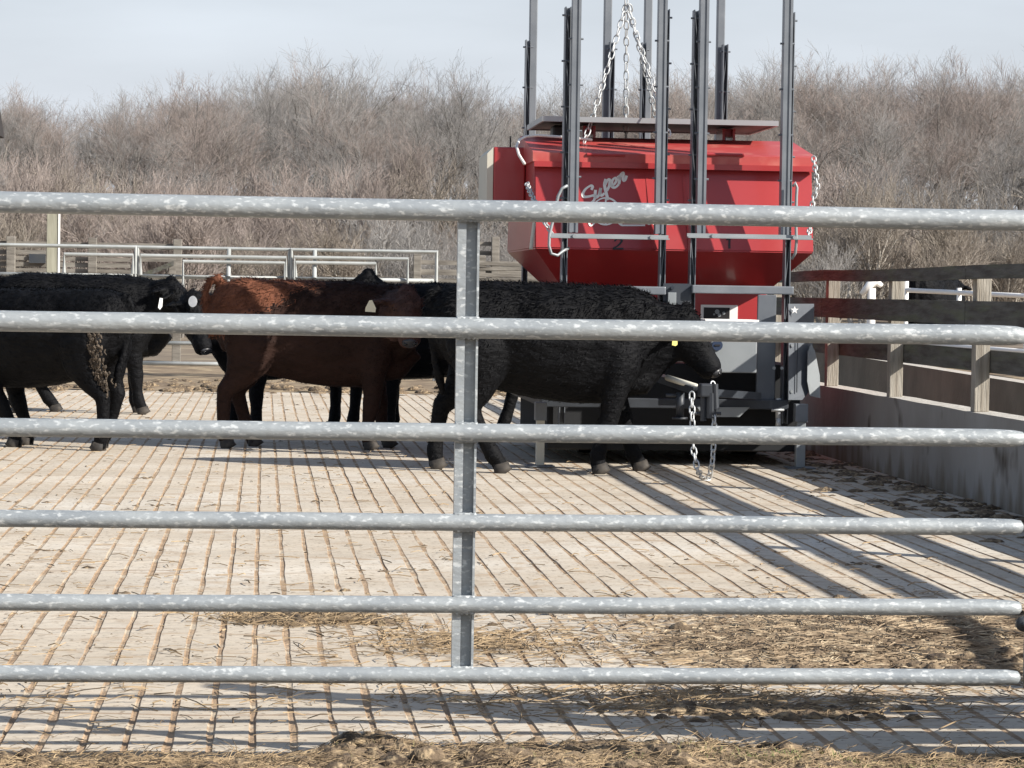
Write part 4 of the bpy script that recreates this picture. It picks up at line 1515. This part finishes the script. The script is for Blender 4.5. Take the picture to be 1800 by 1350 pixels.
B_ = [bm.verts.new((x, 4, z)) for x, z in sec]
for k in range(4): bm.faces.new((A_[k], A_[k + 1], B_[k + 1], B_[k]))
bm.faces.new(A_); bm.faces.new(B_[::-1]); bm.faces.new((A_[0], A_[4], B_[4], B_[0]))
obj('roof', bm, 'roof_brown', barn)

# ------------------------------------------------------------------ bare winter wood
def grow_tree(seed, H, spread, trunk_r, levels=4, stems=1, dens=1.0, twig_r=.011, upright=.22):
    rr = random.Random(seed)
    tv, tf, cv, cf = [], [], [], []

    def seg(V, F, pts, rads, n):
        base = len(V)
        for (p, s, u), q in zip(frames(pts), rads):
            for k in range(n):
                a = 2 * math.pi * k / n
                V.append(tuple(p + s * math.cos(a) * q + u * math.sin(a) * q))
        for i in range(len(pts) - 1):
            for k in range(n):
                F.append((base + i * n + k, base + i * n + (k + 1) % n, base + (i + 1) * n + (k + 1) % n, base + (i + 1) * n + k))

    def branch(p, d, length, r, lev):
        ns = 4 if lev == 0 else 3 if lev < 3 else 2
        pts, q, dd = [p.copy()], p.copy(), d.copy()
        for i in range(ns):
            dd = (dd + Vector((rr.gauss(0, 1), rr.gauss(0, 1), rr.gauss(0, .6))) * (.12 + .05 * lev) + Vector((0, 0, upright * .22))).normalized()
            q = q + dd * (length / ns)
            pts.append(q.copy())
        rads = [max(twig_r * .6, r * (1 - .62 * i / ns)) for i in range(ns + 1)]
        if lev == 0: seg(tv, tf, pts, rads, 7)
        elif lev == 1: seg(tv, tf, pts, rads, 5)
        elif lev == 2 and levels >= 4: seg(tv, tf, pts, rads, 4)
        else: seg(cv, cf, pts, rads, 3)
        if lev >= levels: return
        nch = {0: rr.randint(6, 9), 1: rr.randint(5, 8), 2: rr.randint(5, 7), 3: rr.randint(4, 6)}[lev]
        nch = max(2, int(nch * dens))
        for k in range(nch):
            t = rr.uniform(.28 if lev == 0 else .15, 1.0)
            if k == 0: t = 1.0
            i = min(ns - 1, int(t * ns))
            c = pts[i].lerp(pts[i + 1], t * ns - i)
            ax = (pts[i + 1] - pts[i]).normalized()
            o = ax.orthogonal().normalized()
            o = Matrix.Rotation(rr.uniform(0, 2 * math.pi), 3, ax) @ o
            sp = spread * rr.uniform(.5, 1.15) * (.35 if k == 0 else 1)
            nd = (ax * math.cos(sp) + o * math.sin(sp) + Vector((0, 0, upright * .6))).normalized()
            nl = length * rr.uniform(.42, .72) * (1.05 - .25 * t if lev == 0 else 1)
            branch(c, nd, nl, max(twig_r, r * (1 - .55 * t) * rr.uniform(.4, .62)), lev + 1)

    for s in range(stems):
        a = rr.uniform(0, 2 * math.pi)
        lean = 0 if stems == 1 else rr.uniform(.15, .5)
        d = Vector((math.cos(a) * math.sin(lean), math.sin(a) * math.sin(lean), math.cos(lean)))
        off = Vector((math.cos(a), math.sin(a), 0)) * (0 if stems == 1 else rr.uniform(.05, .5))
        branch(off + Vector((0, 0, -.1)), d, H * (.52 if levels >= 4 else .55) * rr.uniform(.85, 1.1), trunk_r * rr.uniform(.8, 1.1), 0)
    return tv, tf, cv, cf


protos = []
specs = [
    ('bare_tree', 'tall bare grey winter tree in the wood beyond the yard', 12.5, .66, .21, 1, 'dark_bark', 'twig'),
    ('bare_tree', 'tall bare grey winter tree in the wood beyond the yard', 12.0, .78, .22, 1, 'bark', 'twig'),
    ('bare_tree', 'bare winter tree with reddish brown twigs in the wood', 10.5, .70, .16, 2, 'dark_bark', 'red_twig'),
    ('bare_tree', 'pale barked bare tree standing in the winter wood', 12.5, .62, .20, 2, 'pale_bark', 'twig'),
    ('bare_tree', 'bare winter tree with reddish brown twigs in the wood', 10.0, .74, .17, 1, 'bark', 'red_twig'),
    ('bare_tree', 'tall bare grey winter tree in the wood beyond the yard', 12.0, .85, .24, 1, 'dark_bark', 'twig'),
]
shrubs = [
    ('bare_shrub', 'leafless reddish thicket shrub at the foot of the wood', 4.6, .6, .06, 7, 'bark', 'red_twig'),
    ('bare_shrub', 'leafless pale stemmed thicket shrub at the foot of the wood', 4.4, .62, .085, 5, 'pale_bark', 'pale_twig'),
    ('bare_shrub', 'leafless grey thicket shrub at the foot of the wood', 5.2, .65, .07, 6, 'bark', 'twig'),
]


def make_plant(spec, seed, levels, dens, twig_r):
    nm, lab, H, spread, tr, stems, bk, tw = spec
    tv, tf, cv, cf = grow_tree(seed, H, spread, tr, levels, stems, dens, twig_r)
    t = bpy.data.meshes.new(nm + '_trunk'); t.from_pydata(tv, [], tf); t.materials.append(MATS[bk])
    c = bpy.data.meshes.new(nm + '_crown'); c.from_pydata(cv, [], cf); c.materials.append(MATS[tw])
    top = max(v[2] for v in cv)
    for me in (t, c):
        me.polygons.foreach_set('use_smooth', [True] * len(me.polygons))
    return (nm, lab, t, c, top)


tp_ = [make_plant(s, 100 + i, 4, 1.22, .0068) for i, s in enumerate(specs)]
sp_ = [make_plant(s, 200 + i, 3, 1.2, .0075) for i, s in enumerate(shrubs)]


def plant(proto, x, y, rz, h, group):
    nm, lab, t, c, top = proto
    s = h / top
    o = bpy.data.objects.new(nm, None)
    o.empty_display_size = .3
    C.objects.link(o)
    o.location = (x, y, ground_z(x, y) - .05)
    o.rotation_euler = (rnd.uniform(-.04, .04), rnd.uniform(-.04, .04), rz)
    o.scale = (s * rnd.uniform(.9, 1.15), s * rnd.uniform(.9, 1.15), s)
    tag(o, lab, 'tree' if nm == 'bare_tree' else 'shrub', group)
    a = bpy.data.objects.new('trunk', t); C.objects.link(a); a.parent = o
    b = bpy.data.objects.new('crown', c); C.objects.link(b); b.parent = o


# skyline of the wood read off the photograph: column -> height of the treetops
sky_prof = [(-200, 150), (0, 150), (60, 165), (140, 185), (220, 150), (300, 132), (360, 155), (420, 118), (470, 150), (520, 110), (580, 108), (640, 128), (690, 172), (730, 122), (780, 112), (830, 150), (880, 178),
            (940, 160), (1000, 150), (1100, 140), (1180, 120), (1240, 130), (1300, 135), (1360, 130), (1420, 100), (1480, 125), (1560, 118), (1660, 112), (1740, 130), (1790, 110), (2000, 120)]


def sky_y(x):
    for (xa_, ya_), (xb_, yb_) in zip(sky_prof, sky_prof[1:]):
        if xa_ <= x <= xb_: return ya_ + (yb_ - ya_) * (x - xa_) / (xb_ - xa_)
    return 140


cnt = 0
for row, (Y, step, drop) in enumerate(((176, 2.1, 16), (170, 2.1, 10), (164, 2.2, 0), (156, 2.6, 0), (148, 2.8, 4), (138, 3.2, 18), (127, 3.8, 42), (116, 4.4, 80), (106, 4.6, 120))):
    x0, x1 = pix(-160, 500, Y).x, pix(1960, 500, Y).x
    x = x0 + rnd.uniform(0, step)
    while x < x1:
        yy = Y + rnd.uniform(-3.5, 3.5)
        px_ = 462 + x / yy * 5000
        ty = sky_y(px_) + drop * rnd.uniform(.5, 1.4) + rnd.uniform(-4, 26)
        ty = ty - 16 + (sky_y(px_) - 140) * .25
        h = (pix(px_, ty, yy).z - ground_z(x, yy)) * 1.06
        plant(rnd.choice(tp_), x, yy, rnd.uniform(0, 6.28), h, 'bare trees of the wood')
        cnt += 1
        x += step * rnd.uniform(.7, 1.35)
for row, (Y, step) in enumerate(((98, 1.7), (91, 1.5), (84, 1.4), (77, 1.5), (70, 1.9))):
    x0, x1 = pix(-120, 500, Y).x, pix(1930, 500, Y).x
    x = x0
    while x < x1:
        yy = Y + rnd.uniform(-3, 3)
        h = rnd.uniform(3.2, 5.6) if row < 2 else rnd.uniform(2.2, 4.2)
        pr = rnd.choice(sp_)
        px_ = 462 + x / yy * 5000
        if 200 < px_ < 480 and row < 3: pr = sp_[0]
        if px_ > 1350 and row > 1 and rnd.random() < .6: pr = sp_[1]
        plant(pr, x, yy, rnd.uniform(0, 6.28), h, 'leafless thicket along the wood')
        cnt += 1
        x += step * rnd.uniform(.7, 1.4)

# ------------------------------------------------------------------ straw, dung, grass
def lumps(spots, V, F, rr):
    for (x, y, z, r, flat) in spots:
        base = len(V)
        nu, nv = 8, 4
        V.append((x, y, z + r * flat * rr.uniform(.8, 1.1)))
        for j in range(1, nv + 1):
            a = j / nv * math.pi / 2
            for k in range(nu):
                t = 2 * math.pi * k / nu + j * .3
                q = r * math.sin(a) * (1 + .4 * mnoise.noise(Vector((x * 31 + math.cos(t), y * 29 + math.sin(t), a))) + rr.uniform(-.12, .12))
                V.append((x + math.cos(t) * q * 1.25, y + math.sin(t) * q * .9, z + r * flat * math.cos(a) * rr.uniform(.75, 1.15) - .003))
        for k in range(nu): F.append((base, base + 1 + k, base + 1 + (k + 1) % nu))
        for j in range(nv - 1):
            for k in range(nu):
                F.append((base + 1 + j * nu + k, base + 1 + (j + 1) * nu + k, base + 1 + (j + 1) * nu + (k + 1) % nu, base + 1 + j * nu + (k + 1) % nu))


def strands_on(n, sampler, hf, V, F, rr, wmin=.0012, wmax=.0026, lmin=.04, lmax=.16, tilt=.18):
    for _ in range(n):
        x, y = sampler()
        z = hf(x, y)
        a = rr.gauss(0, .9) if rr.random() < .65 else rr.uniform(0, math.pi)
        ln = rr.uniform(lmin, lmax)
        d = Vector((math.cos(a), math.sin(a), rr.gauss(0, tilt)))
        w = rr.uniform(wmin, wmax)
        p0 = Vector((x, y, z + rr.uniform(.002, .012)))
        p1 = p0 + d * ln * .5 + Vector((rr.gauss(0, .006), rr.gauss(0, .006), rr.uniform(0, .008)))
        p2 = p0 + d * ln
        p2.z = max(p2.z, hf(p2.x, p2.y) + .002)
        b = len(V)
        s = Vector((-math.sin(a), math.cos(a), 0)) * w
        u = Vector((0, 0, w * 1.1))
        for p in (p0, p1, p2): V.extend((tuple(p - s), tuple(p + s), tuple(p + u)))
        for i in (0, 3):
            F.extend(((b + i, b + i + 1, b + i + 4, b + i + 3), (b + i + 1, b + i + 2, b + i + 5, b + i + 4), (b + i + 2, b + i, b + i + 3, b + i + 5)))


rr = random.Random(99)


def front_h(x, y):
    """heap of trodden manure and bedding along the near edge of the pad"""
    edge = 7.60 + .10 * mnoise.noise(Vector((x * 1.6, 1.0, 0))) + .06 * mnoise.noise(Vector((x * 5, 2.0, 0))) - .09 * math.exp(-((x + .4) / .4) ** 2) + .15 * math.exp(-((x - .3) / .3) ** 2) + .33 * math.exp(-((x - 1.0) / .42) ** 2) - .13 * math.exp(-((x - 1.78) / .22) ** 2)
    m = max(0.0, min(1.0, (edge - y) / .22))
    m = m * m * (3 - 2 * m)
    m *= (1 - .85 * math.exp(-((x - 1.78) / .2) ** 4)) * (1 - .5 * math.exp(-((x + .5) / .45) ** 2)) * (.75 + .7 * mnoise.noise(Vector((x * 2.3, y * 3, 9))))
    m = max(0.0, m)
    h = .045 + .035 * mnoise.noise(Vector((x * 4, y * 4, 0))) + .028 * mnoise.noise(Vector((x * 11, y * 11, 3))) + .014 * mnoise.noise(Vector((x * 28, y * 28, 5)))
    low = -.012 + .012 * mnoise.noise(Vector((x * 6, y * 6, 2))) + .009 * mnoise.noise(Vector((x * 17, y * 17, 4))) if y < 7.62 else -.03
    return max(low, -.02 + m * max(.0, h + .015))


xs = [-1.6 + .012 * i for i in range(int(4.5 / .012))]
ys = [6.4 + .08 * i for i in range(6)] + [6.88 + .014 * i for i in range(80)]
V, F = [], []
for y in ys:
    for x in xs: V.append((x, y, front_h(x, y)))
nx = len(xs)
for j in range(len(ys) - 1):
    for i in range(nx - 1):
        q = (j * nx + i, j * nx + i + 1, (j + 1) * nx + i + 1, (j + 1) * nx + i)
        if max(V[k][2] for k in q) > -.015 or V[q[0]][1] < 7.5: F.append(q)
tag(raw('manure', V, F, 'dung', smooth=True), 'trodden brown manure heaped along the near edge of the pad', kind='stuff')


def floor_h(x, y): return max(0.0, front_h(x, y)) if y < 8.1 else 0.0


# pile of straw on the right
def pile_h(x, y):
    c = math.exp(-(((x - 2.55) / .75) ** 2 + ((y - 10.2) / .75) ** 2) * 1.0)
    c += .5 * math.exp(-(((x - 1.8) / .5) ** 2 + ((y - 9.7) / .5) ** 2))
    h = .07 * c + .025 * c * mnoise.noise(Vector((x * 7, y * 7, 0))) + .012 * mnoise.noise(Vector((x * 20, y * 20, 0))) * min(1, c * 2)
    return h - .018


V, F = [], []
xs = [.9 + .03 * i for i in range(112)]
ys = [8.4 + .03 * i for i in range(115)]
for y in ys:
    for x in xs: V.append((x, y, pile_h(x, y)))
nx = len(xs)
for j in range(len(ys) - 1):
    for i in range(nx - 1):
        q = (j * nx + i, j * nx + i + 1, (j + 1) * nx + i + 1, (j + 1) * nx + i)
        if max(V[k][2] for k in q) > 0: F.append(q)
V2, F2 = [], []


def s_pile():
    while True:
        x, y = rr.gauss(2.35, .6), rr.gauss(10.1, .62)
        if x < 4.2 and y > 8.6 and rr.random() < .25 + 9 * max(0, pile_h(x, y) + .012): return x, y


strands_on(12000, s_pile, lambda x, y: max(0, pile_h(x, y)), V2, F2, rr, .0010, .0030, .02, .15, .07)
off = len(V)
V += V2
F += [tuple(i + off for i in f) for f in F2]
tag(raw('straw', V, F, 'straw'), 'scattered golden straw bedding on the right of the pad', kind='stuff')
# loose bedding over the front strip and thin scatter over the pad
V, F = [], []


def s_front(): 
    while True:
        x, y = rr.uniform(-1.1, 2.4), 7.0 + abs(rr.gauss(0, .45))
        if y < 7.6 or front_h(x, y) > -.005 or rr.random() < .13: return x, y


strands_on(8000, s_front, floor_h, V, F, rr, .0006, .0015, .015, .085, .2)


def s_mid():
    k = rr.random()
    if k < .36: return rr.gauss(.13, .14), rr.gauss(10.7, .09)
    if k < .55: return rr.gauss(.72, .2), rr.gauss(10.0, .22)
    if k < .8: return rr.gauss(1.35, .4), rr.gauss(8.55, .2)
    return rr.uniform(-1.6, 3), rr.uniform(8, 10)


strands_on(3000, s_mid, floor_h, V, F, rr, .001, .0026, .04, .15, .15)


def s_all(): 
    y = 8.5 + 24 * rr.random() ** 1.6
    return rr.uniform(-.12 * y, .24 * y), y


strands_on(1600, s_all, floor_h, V, F, rr, .0015, .004, .03, .12, .05)
tag(raw('loose_straw', V, F, 'dark_straw'), 'loose trampled straw stalks strewn over the pad', kind='stuff')
# dung lumps
V, F = [], []
spots = []
for _ in range(620):
    y = 8.4 + 25 * rr.random() ** 1.5
    x = rr.uniform(-.13 * y - .3, min(4.2, .27 * y))
    spots.append((x, y, 0, rr.choice((.005, .006, .008, .010, .016)) * rr.uniform(.7, 1.2) * (1 + y / 40), rr.uniform(.3, .6)))
for _ in range(22):
    y = 8.6 + 15 * rr.random()
    x = rr.uniform(-.11 * y, min(4, .25 * y))
    cx_, cy_ = x, y
    for k in range(rr.randint(3, 7)): spots.append((cx_ + rr.gauss(0, .05), cy_ + rr.gauss(0, .03), 0, rr.uniform(.008, .024), rr.uniform(.3, .55)))
for _ in range(170): spots.append((rr.gauss(.13, .13), rr.gauss(10.72, .07), 0, rr.uniform(.012, .04), rr.uniform(.5, .8)))
for _ in range(90): spots.append((rr.gauss(.75, .2), rr.gauss(10.05, .2), 0, rr.uniform(.008, .022), rr.uniform(.4, .7)))
for _ in range(320):
    y = rr.uniform(13, 30)
    spots.append((4.36 - abs(rr.gauss(0, .28)), y, 0, rr.uniform(.02, .07), rr.uniform(.25, .5)))
for _ in range(2200):
    x = rr.uniform(-1.2, 2.4)
    y = rr.uniform(6.95, 7.9)
    if front_h(x, y) < 0 and y > 7.6: continue
    spots.append((x, y, max(-.01, front_h(x, y)) - .004, rr.choice((.006, .009, .013, .02, .032)) * rr.uniform(.8, 1.3), rr.uniform(.45, .9)))
for _ in range(200): spots.append((rr.gauss(1.53, .14), rr.gauss(8.38, .06), 0, rr.uniform(.008, .03), rr.uniform(.5, .9)))
for _ in range(520): spots.append((rr.gauss(2.7, .42), rr.gauss(10.0, .42), .015, rr.uniform(.012, .05), rr.uniform(.5, .9)))
for _ in range(400):
    spots.append((rr.uniform(-6, 4), rr.uniform(33.2, 37), .02, rr.uniform(.03, .10), rr.uniform(.4, .7)))
lumps(spots, V, F, rr)
tag(raw('dung_lumps', V, F, 'dung', smooth=True), 'dark dung lumps scattered over the grooved pad', kind='stuff')
# grass blades at the bottom right
V, F = [], []
for _ in range(4200):
    x = rr.gauss(1.9, .42) if rr.random() < .93 else rr.uniform(-1, 2.4)
    y = rr.gauss(7.40, .07)
    if y > 7.62 or mnoise.noise(Vector((x * 9, y * 9, 4))) < -.12: continue
    z = front_h(x, y)
    a = rr.uniform(0, 6.28)
    h = rr.uniform(.008, .030)
    d = Vector((math.cos(a), math.sin(a), 0))
    s = Vector((-d.y, d.x, 0)) * rr.uniform(.0012, .0024)
    p = Vector((x, y, z - .003))
    m_ = p + Vector((0, 0, h * .6)) + d * h * .25
    e = p + Vector((0, 0, h * .9)) + d * h * rr.uniform(.5, .9)
    b = len(V)
    V.extend(tuple(q) for q in (p - s, p + s, m_ + s * .7, m_ - s * .7, e))
    F.extend(((b, b + 1, b + 2, b + 3), (b + 3, b + 2, b + 4)))
tag(raw('grass', V, F, 'grass'), 'short green and dry grass growing at the pad edge', kind='stuff')
print('plants', cnt, 'objects', len(bpy.data.objects))
